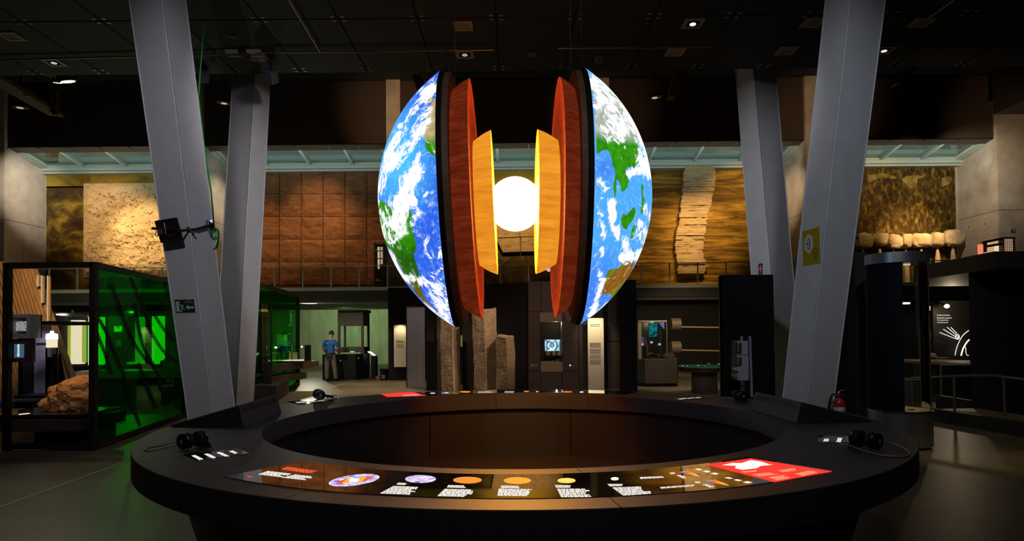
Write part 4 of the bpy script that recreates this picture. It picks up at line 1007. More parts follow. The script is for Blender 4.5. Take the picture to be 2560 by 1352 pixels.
for st in strands:
    mb = MB(); pth = smooth_path([(x, y, 0) for x, y in st], 8); acc = 0; last = None; side = 1
    for x, y, _ in pth:
        if last is not None and math.hypot(x - last[0], y - last[1]) < 17: continue
        if last is not None:
            dx, dy = x - last[0], y - last[1]; l = math.hypot(dx, dy); side = -side
            cx, cy2 = (x + last[0]) / 2, (y + last[1]) / 2
            for off in (-1, 1):
                ring_ = [on_pane(*S3(cx + (dx / l) * 13 * math.cos(t) - (dy / l) * (8 * math.sin(t) + off * 5 * side), cy2 + (dy / l) * 13 * math.cos(t) + (dx / l) * (8 * math.sin(t) + off * 5 * side))) for t in [2 * math.pi * i / 9 for i in range(10)]]
                mb.tube(ring_, .0065, 4, False)
        last = (x, y)
    mb.build('chain_strand', etch, case)
# plinth table and rock inside
pl = thing('rock_plinth', 'low black stepped plinth inside the green glass case', 'plinth', P(120, 1100, 10.2))
zt_ = ZP(1036, 9.75, 120)
MB().box((XP(-40, 9.75), 9.72, zt_ - .035), (XP(206, 9.75), 10.75, zt_)).build('top_board', M('gloss_dark', (.02, .016, .014), .15), pl)
MB().box((XP(-40, 9.7), 9.68, zt_ - .24), (XP(206, 9.7), 10.8, zt_ - .07)).build('shelf_box', BROWNB, pl)
MB().box((XP(88, 9.9), 9.9, 0), (XP(222, 9.9), 10.6, zt_ - .24)).build('foot', BLACK, pl)
mb = MB(); textlines(mb, [PZ(48, 1034, zt_ + .002), PZ(78, 1031, zt_ + .002), PZ(76, 1034, zt_ + .002), PZ(46, 1037, zt_ + .002)], 3, seed=5); mb.build('caption', WTEXT, pl)
rk = M('orange_rock', (.30, .12, .035), .9, col2=(.52, .26, .10), nscale=5, bump=.6, bscale=20)
c = P(163, 985, 10.25)
blobs = [((-.20, 0, -.16), (.18, .2, .13)), ((-.02, 0, -.08), (.22, .22, .2)), ((.12, 0, .02), (.24, .22, .22)), ((.22, .02, .12), (.2, .2, .16)), ((-.12, 0, .03), (.13, .15, .12)), ((.1, -.12, -.2), (.09, .1, .08)), ((.25, -.1, -.17), (.12, .1, .10)), ((.3, 0, 0), (.18, .2, .28)), ((-.08, -.1, -.22), (.1, .1, .08))]
def field(d):
    r = 0.05
    for off, rad in blobs:
        o_ = Vector(off); a_ = Vector((d.x / rad[0], d.y / rad[1], d.z / rad[2])); b_ = Vector((-o_.x / rad[0], -o_.y / rad[1], -o_.z / rad[2]))
        A_, B_, C_ = a_.dot(a_), a_.dot(b_), b_.dot(b_) - 1; D_ = B_ * B_ - A_ * C_
        if D_ > 0: r = max(r, (-B_ + math.sqrt(D_)) / A_)
    return r
def rockf(u, v):
    th, ph = 2 * math.pi * u, math.pi * v; d = Vector((math.sin(ph) * math.cos(th), math.sin(ph) * math.sin(th), math.cos(ph)))
    q = d * field(d) * (1 + .10 * fbm(d * 3, 1, 5)) + Vector((0, 0, 0))
    return c + Vector((q.x, q.y, max(q.z, zt_ + .005 - c.z)))
MB().grid(rockf, 110, 70).build('rock_specimen', rk, smooth=True, label='knobbly orange rock specimen on the black plinth in the green glass case', cat='rock')
lamp('SPOT', 'rock_spot_lamp', (c.x + .4, c.y - .5, 2.55), 75, (1, .62, .30), c, .05, 45, .6)
# monitor frame and small display on the case post
mo = thing('viewer_box', 'pale grey box frame with a speckled thin-section picture', 'display box', P(53, 845, 9.7))
A_, B_ = P(27, 786, 9.66), P(81, 845, 9.66)
def rbox(a, b, y0, y1): return ((a.x, y0, b.z), (b.x, y1, a.z))
greyb = M('pale_grey_box', (.30, .30, .26), .6)
ob = MB(); t_ = .045
ob.box((A_.x, 9.6, A_.z - t_), (B_.x, 9.85, A_.z)).build('frame_side', greyb, mo); MB().box((A_.x, 9.6, B_.z), (B_.x, 9.85, B_.z + t_ * 1.4)).build('frame_side', greyb, mo)
MB().box((A_.x, 9.6, B_.z + t_ * 1.4), (A_.x + t_, 9.85, A_.z - t_)).build('frame_side', greyb, mo); MB().box((B_.x - t_, 9.6, B_.z + t_ * 1.4), (B_.x, 9.85, A_.z - t_)).build('frame_side', greyb, mo)
MB().box((A_.x, 9.83, B_.z), (B_.x, 9.86, A_.z)).build('back', M('box_back', (.10, .10, .11), .7), mo)
spk_m = ramp_mat('speckled_print', [(.44, (.12, .11, .11)), (.5, (.7, .68, .66))], 60, (1, 1, 1)); nt = spk_m.node_tree
nt.links.new([n for n in nt.nodes if n.type == 'VALTORGB'][0].outputs[0], nt.nodes['Principled BSDF'].inputs['Emission Color']); nt.nodes['Principled BSDF'].inputs['Emission Strength'].default_value = .38
MB().box(*rbox(P(31, 803, 9.7), P(70, 827, 9.7), 9.70, 9.72)).build('picture', spk_m, mo)
sd_ = thing('column_screen', 'dark panel with a small screen showing a pale blue tube', 'screen', P(52, 905, 9.7))
spn = MB().box(*rbox(P(25, 847, 9.64), P(75, 905, 9.64), 9.64, 9.75)).build('panel', BROWNB, sd_)
MB().box(*rbox(P(35, 860, 9.63), P(59, 894, 9.63), 9.632, 9.64)).build('screen', E('screen_slate', (.05, .09, .13), 1), spn)
MB().lathe([(.0003, 0), (.012, .005), (.018, .04), (.012, .05), (.012, .16), (.018, .165), (.006, .19), (.0003, .19)], P(46, 892, 9.628), 'Z', 10).build('tube_picture', E('pale_blue', (.45, .75, .9), .9), spn)

# ---- behind: leaning timber slats, lit panel, tube exhibit, dark canopy
wood = M('slat_timber', (.22, .105, .035), .6, col2=(.34, .175, .065), nscale=3, stretch=(3, 3, .6))
wd = thing('slat_sculpture', 'fan of leaning timber slats behind the green glass case', 'timber sculpture', P(60, 1010, 14.5))
for k in range(24):
    x0 = -135 + k * 9.4; Yk = 15.4 - k * .06; sl = .20 + .006 * k
    a_, b_ = P(x0, 652 + abs(k - 10) * .8, Yk + .3), P(x0 + sl * 360, 1006, Yk); b_.z = max(b_.z, .03)
    MB().bar(a_, b_, .055, .16, (0, 1, 0)).build('slat', wood, wd)
lamp('SPOT', 'slat_lamp', P(60, 600, 11.5), 600, (1, .72, .42), P(50, 760, 15), .1, 50, .8)
for (px, y0, y1, lb) in ((94, 687, 716, 'shortest'), (104, 688, 757, 'middle'), (119, 689, 805, 'longest')):
    MB().bar(P(px, y0, 14.0), P(px, y1, 14.0), .02).build('glow_rod', E('rod_glow', (.9, .75, .5), .40), label=lb + ' of three thin pale vertical rods beside the timber slats', cat='rod')
    MB().bar(P(px + 4, y0 + 2, 14.06), P(px + 4, y1, 14.06), .045).build('rod_backing', wood, label='timber strip behind the ' + lb + ' pale rod', cat='strip')
lp = thing('lit_niche_panel', 'mauve lit niche panel beside the tube exhibit', 'panel', P(95, 990, 12.5))
mauve = M('mauve_panel', (.30, .27, .33), .7)
MB().box(*rbox(P(74, 814, 12.5), P(119, 985, 12.5), 12.5, 12.6)).build('panel', mauve, lp)
MB().box(*rbox(P(66, 814, 12.4), P(75, 992, 12.4), 12.2, 12.6)).build('side', BLACK, lp)
MB().box(*rbox(P(66, 985, 12.3), P(160, 994, 12.3), 12.0, 12.6)).build('sill', BLACK2, lp)
MB().box(*rbox(P(20, 999, 11.8), P(120, 1014, 11.8), 11.4, 12.3)).build('platform', M('platform_mauve', (.10, .09, .12), .6), lp)
lamp('SPOT', 'niche_lamp', P(95, 818, 12.1), 9, (.80, .76, 1), P(95, 930, 12.5), .05, 110, .8)
cn = thing('dark_canopy', 'flat black canopy shelf above the tube exhibit', 'canopy', P(125, 815, 12.3))
MB().box(*rbox(P(80, 804, 12.1), P(171, 812, 12.1), 11.7, 12.7)).build('shelf', BLACK, cn)
MB().box(*rbox(P(78, 812, 12.65), P(82, 985, 12.65), 12.61, 12.68)).build('hanger', BLACK, cn)
tu = thing('tube_exhibit', 'tall dark glass tube with a glowing white head', 'exhibit', P(129, 985, 12.25))
b_ = P(129, 985, 12.25); hh = ZP(866, 12.25, 129) - b_.z; r_ = .095
MB().cyl(b_, r_, hh * .78, 24).build('dark_tube', M('dark_liquid', (.018, .018, .012), .1), tu, smooth=True)
MB().lathe([(r_ + .004, 0), (r_ + .004, hh)], b_, 'Z', 24).build('glass_tube', GLASS, tu, smooth=True)
zt2 = ZP(866, 12.25, 129)
MB().cyl(Vector((b_.x, b_.y, zt2 - .02)), r_ * .95, ZP(842, 12.25, 129) - zt2 - .02, 24).build('lit_head', E('warm_glow', (1, .85, .6), .9), tu, smooth=True)
MB().lathe([(.0005, .16), (.03, .16), (.035, .12), (.095, .10), (.10, .0), (.0005, 0)], Vector((b_.x, b_.y, ZP(848, 12.25, 129))), 'Z', 24).build('cap', E('cool_glow', (1, .97, .95), 1.1), tu, smooth=True)
MB().box((b_.x - .28, b_.y - .02, ZP(850, 12.25) - .02), (b_.x, b_.y + .02, ZP(846, 12.25))).build('bracket', DKMETAL, tu)
# slanting shelf slats near the tube
lsl = thing('leaning_slats', 'bundle of short timber slats leaning behind the glass tube', 'timber slats', Vector((XP(170, 13.2), 13.2, 0)))
for k in range(5):
    MB().bar(P(140 + k * 1.5, 885, 13.2), Vector((XP(158 + k * 6, 13.2), 13.2, .02)), .03, .12).build('slat', wood, lsl)

# ---- rear exhibits seen through the case: lit pillars, screen, counters
litw = M('lit_white', (.8, .8, .7), .6)
def lit_panel(x0, x1, y0, y1, Y, label, est, side=None, tone=(1, .88, .6)):
    t = thing('light_pillar', label, 'light panel', P((x0 + x1) / 2, y1, Y))
    MB().box(*rbox(P(x0, y0, Y), P(x1, y1, Y), Y, Y + .3)).build('panel', E('pillar_%d' % x0, tone, est), t)
    if side: 
        for (s0, s1, cc_) in side: MB().box(*rbox(P(s0, y0 + 3, Y), P(s1, y1 - 4, Y), Y + .05, Y + .25)).build('side_strip', E('strip_%d' % s0, cc_, .45), t)
    return t
lit_panel(177, 201, 800, 910, 26, 'white lit text pillar with yellow-green sides seen through the case front', .75, ((165, 176, (.55, .75, .05)), (203, 213, (.60, .75, .08)), (214, 219, (.02, .35, .08))))
lit_panel(221, 251, 792, 912, 25, 'bright pillar glowing behind the green glass next to the case corner', 1.1, None, (.9, 1, .4))
lit_panel(318, 352, 792, 910, 25.5, 'dim lit pillar behind the green glass', .42, None, (.8, 1, .5))
lit_panel(380, 402, 790, 910, 24.5, 'bright narrow pillar behind the green glass near the column', 1.0, None, (.9, 1, .4))
sc_ = thing('wall_screen', 'small screen on a dark cabinet behind the green glass', 'screen', P(293, 900, 24))
MB().box(*rbox(P(270, 790, 24), P(318, 905, 24), 24, 24.5)).build('cabinet', BLACK2, sc_)
gscr = ramp_mat('green_footage', [(.4, (.1, .25, .1)), (.6, (.9, 1, .7))], 8, (1, 1, 1)); nt = gscr.node_tree
nt.links.new([n for n in nt.nodes if n.type == 'VALTORGB'][0].outputs[0], nt.nodes['Principled BSDF'].inputs['Emission Color']); nt.nodes['Principled BSDF'].inputs['Emission Strength'].default_value = .9
MB().box(*rbox(P(283, 815, 23.9), P(302, 829, 23.9), 23.96, 23.99)).build('screen', gscr, sc_)
MB().box(*rbox(P(288, 850, 23.9), P(300, 866, 23.9), 23.96, 23.99)).build('poster', E('dim_panel', (.5, .6, .2), .15), sc_)
bn = thing('green_view_bench', 'long low counter with specimens behind the green glass', 'counter', P(340, 1000, 17))
MB().box(*rbox(P(225, 925, 17), P(470, 940, 17), 16.4, 17.4)).build('top', M('bench_grey', (.30, .29, .26), .5), bn)
MB().box((XP(250, 17), 16.7, 0), (XP(450, 17), 17.3, ZP(940, 17, 340))).build('base', BLACK2, bn)
for k, (px, w_, h_, lb) in enumerate(((288, 44, 30, 'mossy lump specimen on the counter behind the green glass'), (424, 54, 26, 'dark bristly specimen on the counter behind the green glass'), (240, 22, 16, 'small lump specimen at the end of the counter behind the green glass'))):
    c_ = P(px, 926, 16.9); rx, rz = w_ * 16.9 / F / 2, h_ * 16.9 / F
    def lump(u, v, c_=c_, rx=rx, rz=rz, k=k):
        th, ph = 2 * math.pi * u, math.pi * .5 * v; d = Vector((math.sin(ph) * math.cos(th), math.sin(ph) * math.sin(th), math.cos(ph))); q_ = 1 + .35 * fbm(d * 2 + Vector((k * 3, 0, 0)), 1.4, 5)
        return c_ + Vector((d.x * rx * q_, d.y * rx * .7 * q_, d.z * rz * q_))
    MB().grid(lump, 30, 14).build('lump_specimen', M('moss_rock', (.16, .14, .10), .9, col2=(.34, .32, .24), nscale=14), smooth=True, label=lb, cat='specimen')
lt = thing('steel_lintel', 'shiny steel lintel with a glowing lamp above the white text pillar', 'lamp', P(172, 795, 25.6))
MB().bar(P(124, 783, 25.6), P(222, 791, 25.6), .22, .14).build('beam', STEEL, lt)
MB().lathe([(.0005, 0), (.13, .01), (.15, .05), (.0005, .06)], P(151, 788, 25.4), 'Z', 20).build('lamp_disc', E('lintel_lamp', (1, .95, .8), 2.5), lt, smooth=True)
MB().bar(P(181, 775, 25.6), P(181, 786, 25.6), .06).build('hanger', STEEL, lt)
# dark hatched curtain panel beside the tube
MB().box((XP(140, 18), 18, 0), (XP(163, 18), 18.1, ZP(790, 18, 150))).build('hatched_panel', M('hatched_grey', (.09, .085, .082), .8, col2=(.13, .12, .115), nscale=10), label='dark grey hatched panel standing behind the glass tube', cat='panel')
lamp('POINT', 'added_rear_fill', P(190, 790, 23), 60, (1, .95, .55), None, .03)  # two added lights that brighten the view through the green glass
lamp('POINT', 'added_rear_fill', P(330, 780, 22), 60, (1, 1, .7), None, .03)
lamp('SPOT', 'green_floor_lamp', (-7.6, 10.2, 5.4), 260, (1, 1, .75), (-4.3, 6.6, 0), .15, 50, .9)

# ================================================================== SECOND GREEN CASE AND TIMBER BENCH
c2, f2 = Vector((XP(600, 15, 850), 15, 0)), Vector((XP(744, 21.4, 850), 21.4, 0)); Z2 = ZP(739, 21.4, 744)
ca2 = thing('rear_green_case', 'rear case of green glass in a brown frame behind the timber bench', 'display case', (c2 + f2) / 2)
MB().bar(f2, f2 + up1 * Z2, .11).build('post', CASEM, ca2); MB().bar(c2, c2 + up1 * Z2, .11).build('post', CASEM, ca2)
MB().bar(c2 + up1 * Z2, f2 + up1 * Z2, .11, .1).build('top_rail', M('case_brown', (.05, .032, .022), .5), ca2)
MB().bar(c2 + up1 * .05, f2 + up1 * .05, .11, .1).build('bottom_rail', CASEM, ca2)
d2 = (f2 - c2).normalized(); n2_ = Vector((d2.y, -d2.x, 0))
MB().prism([c2 + up1 * .1, f2 + up1 * .1, f2 + up1 * (Z2 - .05), c2 + up1 * (Z2 - .05)], n2_ * .012).build('green_pane', GREEN, ca2)
for k in range(6):
    q = f2 - d2 * 1.35 + n2_ * .02 + up1 * (1.95 - k * .27); MB().cyl(q, .012, .012, 8, axis='X').build('fixing_dot', E('dot_green', (.3, 1, .2), .6), ca2)
lamp('POINT', 'added_green_case_fill', (f2.x - 1.4, 20.5, 2.3), 40, (.8, 1, .6), None, .03)  # added light that brightens the space behind the rear green pane
lit_panel(692, 712, 836, 866, 27, 'pale framed picture glowing behind the rear green case', .22, None, (.6, 1, .5))
be = thing('timber_bench', 'stepped brown timber bench in front of the rear green case', 'bench', P(700, 985, 18))
bm_ = M('bench_brown', (.060, .040, .028), .55, col2=(.085, .058, .04), nscale=4, stretch=(.5, .5, 5))
def plank(a, b, y0, y1, dep, nm):
    """front edge from picture point a (depth y0) to b (depth y1), running back"""
    p, q = P(a[0], a[1], y0), P(b[0], b[1], y1); z = (p.z + q.z) / 2; p.z = q.z = z
    dd = (q - p).normalized(); nn = Vector((-dd.y, dd.x, 0))
    if nn.x > 0: nn = -nn
    MB().prism([p, q, q + nn * dep, p + nn * dep], (0, 0, -.19)).build(nm, bm_, be)
plank((560, 922), (797, 903), 15.6, 21.0, .75, 'seat_plank'); plank((560, 964), (768, 925), 15.6, 19.9, .5, 'lower_plank')
p_, q_ = P(620, 1030, 15.9), P(719, 955, 18.5)
e0_, e1_ = Vector((XP(690, 15.9), 15.9, 0)), Vector((XP(722, 18.6), 18.6, 0))
MB().prism([e0_, e1_, e1_ + Vector((-.8, .1, 0)), e0_ + Vector((-.8, .1, 0))], (0, 0, .42)).build('base_block', BLACK2, be)
MB().box((P(665, 930, 16.6).x, 16.4, .3), (P(676, 930, 16.6).x, 16.7, .95)).build('support', BLACK, be)
# glass display box on the bench
gb = thing('glass_display_box', 'small clear glass box with thin rods on the timber bench', 'display case', P(733, 905, 19.6))
A_, B_ = P(700, 863, 19.4), P(766, 901, 19.4)
MB().box((A_.x, 19.2, B_.z - .05), (B_.x, 19.9, B_.z)).build('base', BROWNB, gb)
MB().box((A_.x + .01, 19.21, B_.z), (B_.x - .01, 19.89, B_.z + .01)).build('lit_floor', E('lit_floor', (1, .95, .8), .8), gb)
for (x0, x1, y0, y1) in ((A_.x, B_.x, 19.2, 19.208), (A_.x, B_.x, 19.892, 19.9), (A_.x, A_.x + .008, 19.2, 19.9), (B_.x - .008, B_.x, 19.2, 19.9)):
    MB().box((x0, y0, B_.z), (x1, y1, A_.z)).build('glass_side', GLASS, gb)
edg = M('edge_light', (.5, .5, .45), .3)
for xx in (A_.x, XP(730, 19.2), B_.x): MB().bar((xx, 19.2, B_.z), (xx, 19.2, A_.z), .012).build('glass_edge', edg, gb)
MB().bar((A_.x, 19.2, A_.z), (XP(731, 19.2), 19.2, A_.z), .018).build('glass_edge', edg, gb)
rodm = M('rod_yellow', (.45, .42, .12), .4)
for k, px in enumerate((703, 706, 709, 711, 724, 726, 733, 736, 739, 742)):
    q = P(px, 899, 19.5); MB().cyl(q, .014, .22, 8).build('rod', rodm, gb)
lamp('POINT', 'box_lamp', P(733, 868, 19.5), 1.2, (1, .95, .8), None, .03)
ap = thing('tall_apparatus', 'tall dark cylinder apparatus with a yellow collar in a black frame', 'apparatus', P(655, 905, 17))
b_ = P(654, 925, 17)
MB().cyl(b_, .16, ZP(893, 17) - b_.z, 24).build('base', M('apparatus_base', (.03, .02, .02), .25), ap, smooth=True)
MB().cyl(Vector((b_.x, 17, ZP(893, 17))), .13, ZP(780, 17) - ZP(893, 17), 24).build('cylinder', M('apparatus_brown', (.045, .03, .012), .18), ap, smooth=True)
MB().lathe([(.13, 0), (.17, .02), (.17, .06), (.13, .1)], Vector((b_.x, 17, ZP(776, 17))), 'Z', 24).build('collar', M('collar_yellow', (.42, .36, .03), .4), ap, smooth=True)
MB().cyl(Vector((b_.x, 17, ZP(768, 17))), .14, .14, 24).build('cap', M('apparatus_base'), ap, smooth=True)
for pxs in ((678, 678),): MB().bar(P(678, 762, 16.9), P(678, 930, 16.9), .035).build('frame_post', BLACK, ap)
for yy in (794, 894): MB().bar(P(640, yy, 16.9), P(679, yy, 16.9), .03).build('frame_bar', BLACK, ap)

# ================================================================== MAN AND KIOSK
kk = thing('specimen_kiosk', 'brown kiosk with a glazed box above a black counter, in front of the man', 'kiosk', P(868, 945, 24.2))
A_, B_ = P(806, 886, 23.9), P(908, 946, 24.1)
MB().prism([(A_.x, 23.9, 0), (P(889, 900, 23.7).x, 23.7, 0), (B_.x, 24.1, 0), (B_.x, 25, 0), (A_.x, 25, 0)], (0, 0, A_.z)).build('counter', BLACK, kk)
kb = M('kiosk_brown', (.075, .055, .04), .55); X0k, X1k = P(844, 800, 24.4).x, P(908, 800, 24.4).x; X2k = P(919, 800, 25.2).x
zw0, zw1 = ZP(868, 24.4, 870), ZP(814, 24.4, 870); zt3 = ZP(781, 24.4, 870); zc = A_.z
MB().box((X0k, 24.4, zc), (X1k, 25.4, zw0)).build('lower_box', kb, kk); MB().box((X0k, 24.4, zw1), (X1k, 25.4, zt3)).build('upper_box', kb, kk)
for xx in (X0k, X1k - .08): MB().box((xx, 24.4, zw0), (xx + .08, 24.5, zw1)).build('frame_post', kb, kk)
for xx in (X0k, X1k - .06): MB().box((xx, 25.3, zw0), (xx + .06, 25.4, zw1)).build('frame_post', kb, kk)
MB().box((X1k, 24.6, 0), (X2k, 25.5, zw0)).build('side_box', kb, kk); MB().box((X1k, 25.3, zw0), (X2k, 25.5, zt3)).build('side_post', kb, kk)
MB().box((X0k + .08, 24.42, zw0), (X1k - .08, 24.43, zw1)).build('pane', GLASS, kk)
MB().box((X0k + .02, 24.35, zt3), (X1k + .1, 25.3, zt3 + .1)).build('cap', BLACK, kk)
MB().box((X0k + .12, 24.36, zc + .01), (X1k - .1, 24.39, zc + .05)).build('lit_strip', E('strip_lit', (.6, .75, .3), .3), kk)
for k in range(3): MB().cyl(P(877 + 3.6 * k, 879, 24.37), .02, .03, 8, axis='Y').build('green_light', E('green_led', (.1, 1, .35), 1.6), kk)
for q in ((851, 901), (896, 895)): MB().cyl(P(*q, 23.68), .02, .02, 8, axis='Y').build('indicator', E('ind', (.5, .6, .55), .5), kk)
le = thing('lectern', 'slim black lectern with a glowing white slanted top', 'lectern', P(932, 944, 24.6))
a_, b_ = P(927, 890, 24.4), P(939, 943, 24.4)
MB().box((a_.x, 24.4, 0), (b_.x, 24.8, a_.z)).build('stem', BLACK, le)
MB().prism([P(919, 880, 24.4), P(927, 880, 24.9), P(939, 889, 24.9), P(934, 889, 24.4)], (0, 0, .03)).build('lit_top', E('lectern_white', (1, .95, 1), 1.1), le)
MB().box((a_.x - .05, 24.35, 0), (b_.x + .05, 24.9, .03)).build('foot', BLACK, le)
bk = thing('waste_bin', 'black tapered waste bin beside the dark partition', 'bin', P(961, 948, 23.4))
c_ = P(961, 948, 23.4); c_.z = 0
MB().lathe([(.0005, 0), (.13, 0), (.16, .36), (.19, .40), (.17, .40), (.14, .36), (.12, .02)], c_, 'Z', 16).build('bucket', BLACK, bk, smooth=True)
MB().box((c_.x - .08, c_.y - .15, .06), (c_.x + .05, c_.y - .12, .2)).build('label_plate', M('bin_grey', (.12, .11, .10), .6), bk)
mb = MB(); x_ = P(946, 948, 23.3).x; mb.box((x_ - .07, 23.2, 0), (x_ + .07, 23.35, .15)); mb.box((x_ - .06, 23.21, .15), (x_ + .06, 23.34, .155)).build('cardboard_box', M('cardboard', (.16, .09, .05), .8), label='small brown box on the floor beside the waste bin', cat='box')
rl = P(774, 774, 27.5)
mb = MB().cyl(Vector((rl.x, 27.5, ZB - .60)), .30, .06, 32); mb.build('round_ceiling_lamp', E('lamp_disc', (1, .93, .8), 3), label='round glowing ceiling lamp under the balcony above the man', cat='lamp')
lamp('POINT', 'round_lamp_light', (rl.x, 27.3, ZB - .85), 200, (.95, .95, .70), None, .05)
lamp('SPOT', 'green_wall_lamp', (P(860, 800, 33).x, 33.0, ZB - .7), 230, (.62, 1, .36), (P(880, 860, 36).x, 36, 1.4), .2, 140, .8)
lamp('SPOT', 'floor_lamp', (P(960, 800, 22).x, 21.5, 6), 1500, (1, .78, .45), (P(940, 800, 21).x, 20.5, 0), .2, 60, .8)
# the man
def skin_body(name, joints, edges, root, mats, pick, parent, sub=2):
    me = bpy.data.meshes.new(name); me.from_pydata([j[0] for j in joints], edges, []); o = bpy.data.objects.new(name, me); COL.objects.link(o)
    sk = o.modifiers.new('s', 'SKIN'); sk.use_smooth_shade = True; o.modifiers.new('d', 'SUBSURF').levels = sub
    for i, j in enumerate(joints):
        r = j[1]; me.skin_vertices[0].data[i].radius = (r, r) if not isinstance(r, tuple) else r; me.skin_vertices[0].data[i].use_root = (i == root)
    bpy.context.view_layer.update(); ev = o.evaluated_get(bpy.context.evaluated_depsgraph_get()); nm = bpy.data.meshes.new_from_object(ev)
    bpy.data.objects.remove(o); nm.name = name; nm.materials.clear()
    for m_ in mats: nm.materials.append(m_)
    for p in nm.polygons: p.material_index = pick(p.center); p.use_smooth = True
    ob = bpy.data.objects.new(name, nm); COL.objects.link(ob); ob.parent = parent; return ob
mp_ = P(826, 952, 23.2); mp_.z = 0
man = thing('person', 'man in a blue t-shirt and grey trousers with a waist bag, seen from behind', 'person', mp_)
J = [((0, 0, .93), (.155, .12)), ((0, 0, 1.08), (.15, .115)), ((0, -.01, 1.28), (.18, .12)), ((0, 0, 1.42), (.165, .10)), ((0.0, .02, 1.50), .062), ((.01, .06, 1.57), .062), ((.02, .10, 1.66), (.082, .098)), ((.02, .09, 1.71), (.07, .085)),
     ((-.20, 0, 1.39), .075), ((-.26, .03, 1.16), .052), ((-.21, .20, 1.02), .042), ((-.12, .33, 1.08), .036), ((-.07, .38, 1.10), .03),
     ((.20, 0, 1.39), .075), ((.275, .04, 1.18), .052), ((.23, .22, 1.04), .042), ((.13, .34, 1.08), .036), ((.08, .38, 1.10), .03),
     ((-.10, 0, .84), .115), ((-.115, -.02, .50), .085), ((-.11, -.05, .11), .075), ((-.11, -.03, .045), .05), ((-.12, .12, .035), .042),
     ((.10, 0, .84), .115), ((.15, .0, .50), .085), ((.20, -.03, .11), .075), ((.20, -.01, .045), .05), ((.26, .13, .035), .042)]
ED = [(0, 1), (1, 2), (2, 3), (3, 4), (4, 5), (5, 6), (6, 7), (3, 8), (8, 9), (9, 10), (10, 11), (11, 12), (3, 13), (13, 14), (14, 15), (15, 16), (16, 17), (0, 18), (18, 19), (19, 20), (20, 21), (21, 22), (0, 23), (23, 24), (24, 25), (25, 26), (26, 27)]
skinm = M('skin', (.42, .22, .14), .6); shirt = M('blue_shirt', (.012, .11, .42), .8, col2=(.02, .15, .52), nscale=9); trou = M('grey_trousers', (.16, .13, .10), .85, col2=(.22, .185, .14), nscale=9); shoe = M('dark_shoe', (.02, .018, .016), .6)
def pick(c):
    if c.z < .075: return 3
    if c.z < .96 and abs(c.x) < .36 and c.y < .16: return 2
    if c.z > 1.475 and abs(c.x) < .15: return 0
    if abs(c.x) > .195 and c.z < 1.19 or c.y > .15: return 0
    return 1
skin_body('body', J, ED, 0, [skinm, shirt, trou, shoe], pick, man)
T0 = Matrix.Translation(mp_)
MB(T0).lathe([(.0005, .13), (.05, .115), (.085, .06), (.092, .0), (.088, -.02)], (.02, .085, 1.675), 'Z', 18).build('hair', M('dark_hair', (.025, .017, .012), .8), man, smooth=True)
for s_ in (-1, 1): MB(T0).lathe([(.0005, -.012), (.018, -.006), (.02, .006), (.0005, .012)], (.02 + s_ * .088, .10, 1.645), 'X', 10).build('ear', skinm, man, smooth=True)
for s_, bx in ((-1, -.055), (1, .065)):
    hx = bx
    for f_ in range(4): MB(T0).tube([(hx + s_ * -.005 * f_, .39 + .004 * f_, 1.115 - .014 * f_), (hx - s_ * .03, .43, 1.12 - .016 * f_), (hx - s_ * .05, .43 - .01 * f_, 1.10 - .016 * f_)], [.009, .008, .007], 6).build('finger', skinm, man, smooth=True)
    MB(T0).tube([(hx, .37, 1.125), (hx - s_ * .02, .40, 1.145), (hx - s_ * .035, .42, 1.145)], [.010, .009, .007], 6).build('thumb', skinm, man, smooth=True)
MB(T0).box((-.13, -.22, .84), (.10, -.125, 1.0)).build('waist_bag', M('bag_black', (.025, .022, .02), .7), man, bevel=.02)
MB(T0).lathe([(.168, -.02), (.172, 0), (.168, .02)], (0, 0, .985), 'Z', 24).build('belt', MATS['bag_black'], man)
MB(T0).tube([(-.12, -.11, 1.46), (-.13, -.14, 1.35), (-.10, -.15, 1.15), (-.06, -.16, 1.0)], .014, 6).build('bag_strap', MATS['bag_black'], man)
mb = MB(T0); mb.box((-.11, -.136, 1.335), (-.02, -.134, 1.352)); mb.build('shirt_print_white', M('print_white', (.5, .6, .7), .7), man)
MB(T0).box((-.015, -.138, 1.337), (.08, -.136, 1.350)).build('shirt_print_gold', M('print_gold', (.35, .30, .15), .7), man)
lamp('SPOT', 'added_kiosk_fill', (mp_.x - .5, 20.5, 3.4), 260, (1, .88, .66), (mp_.x + .5, 23.4, 1), .15, 62, 1)  # added spot that lifts the man and the kiosk front

# ================================================================== DARK PARTITIONS IN THE MIDDLE
DKP = M('partition_black', (.010, .009, .012), .8, spec=.25); DKB = M('partition_brown', (.040, .026, .024), .5, col2=(.052, .035, .031), nscale=1.2)
def pbox(x0, y0, x1, y1, Y, dep, name, mat, par, toz=True):
    a, b = P(x0, y0, Y), P(x1, y1, Y); z0 = 0 if toz else b.z
    return MB().box((a.x, Y, z0), (b.x, Y + dep, a.z)).build(name, mat, par)
pw = thing('poster_partition', 'dark partition with a warm lit white text poster', 'partition', P(995, 952, 23))
pbox(970, 719, 1064, 952, 23.2, .3, 'wall', DKP, pw)
ppo = pbox(984.5, 812, 1016, 917, 23.1, .05, 'poster', POSTER, pw, False)
pbox(981, 801, 1016, 809, 23.0, .2, 'lamp_bar', BLACK, pw, False)
mb = MB()
for (y0, y1, n) in ((850, 856, 2), (859, 868, 4)): textlines(mb, [P(991, y0, 23.09), P(1013, y0, 23.09), P(1013, y1, 23.09), P(991, y1, 23.09)], n, .5, y0)
mb.build('print', INK, ppo)
lamp('SPOT', 'poster_lamp', P(1000, 808, 22.85), 16, (1, .74, .40), P(1000, 850, 23.1), .04, 120, .9)
dr = thing('steel_panel_door', 'brushed steel door panel standing ajar beside the poster partition', 'door', P(1040, 968, 20))
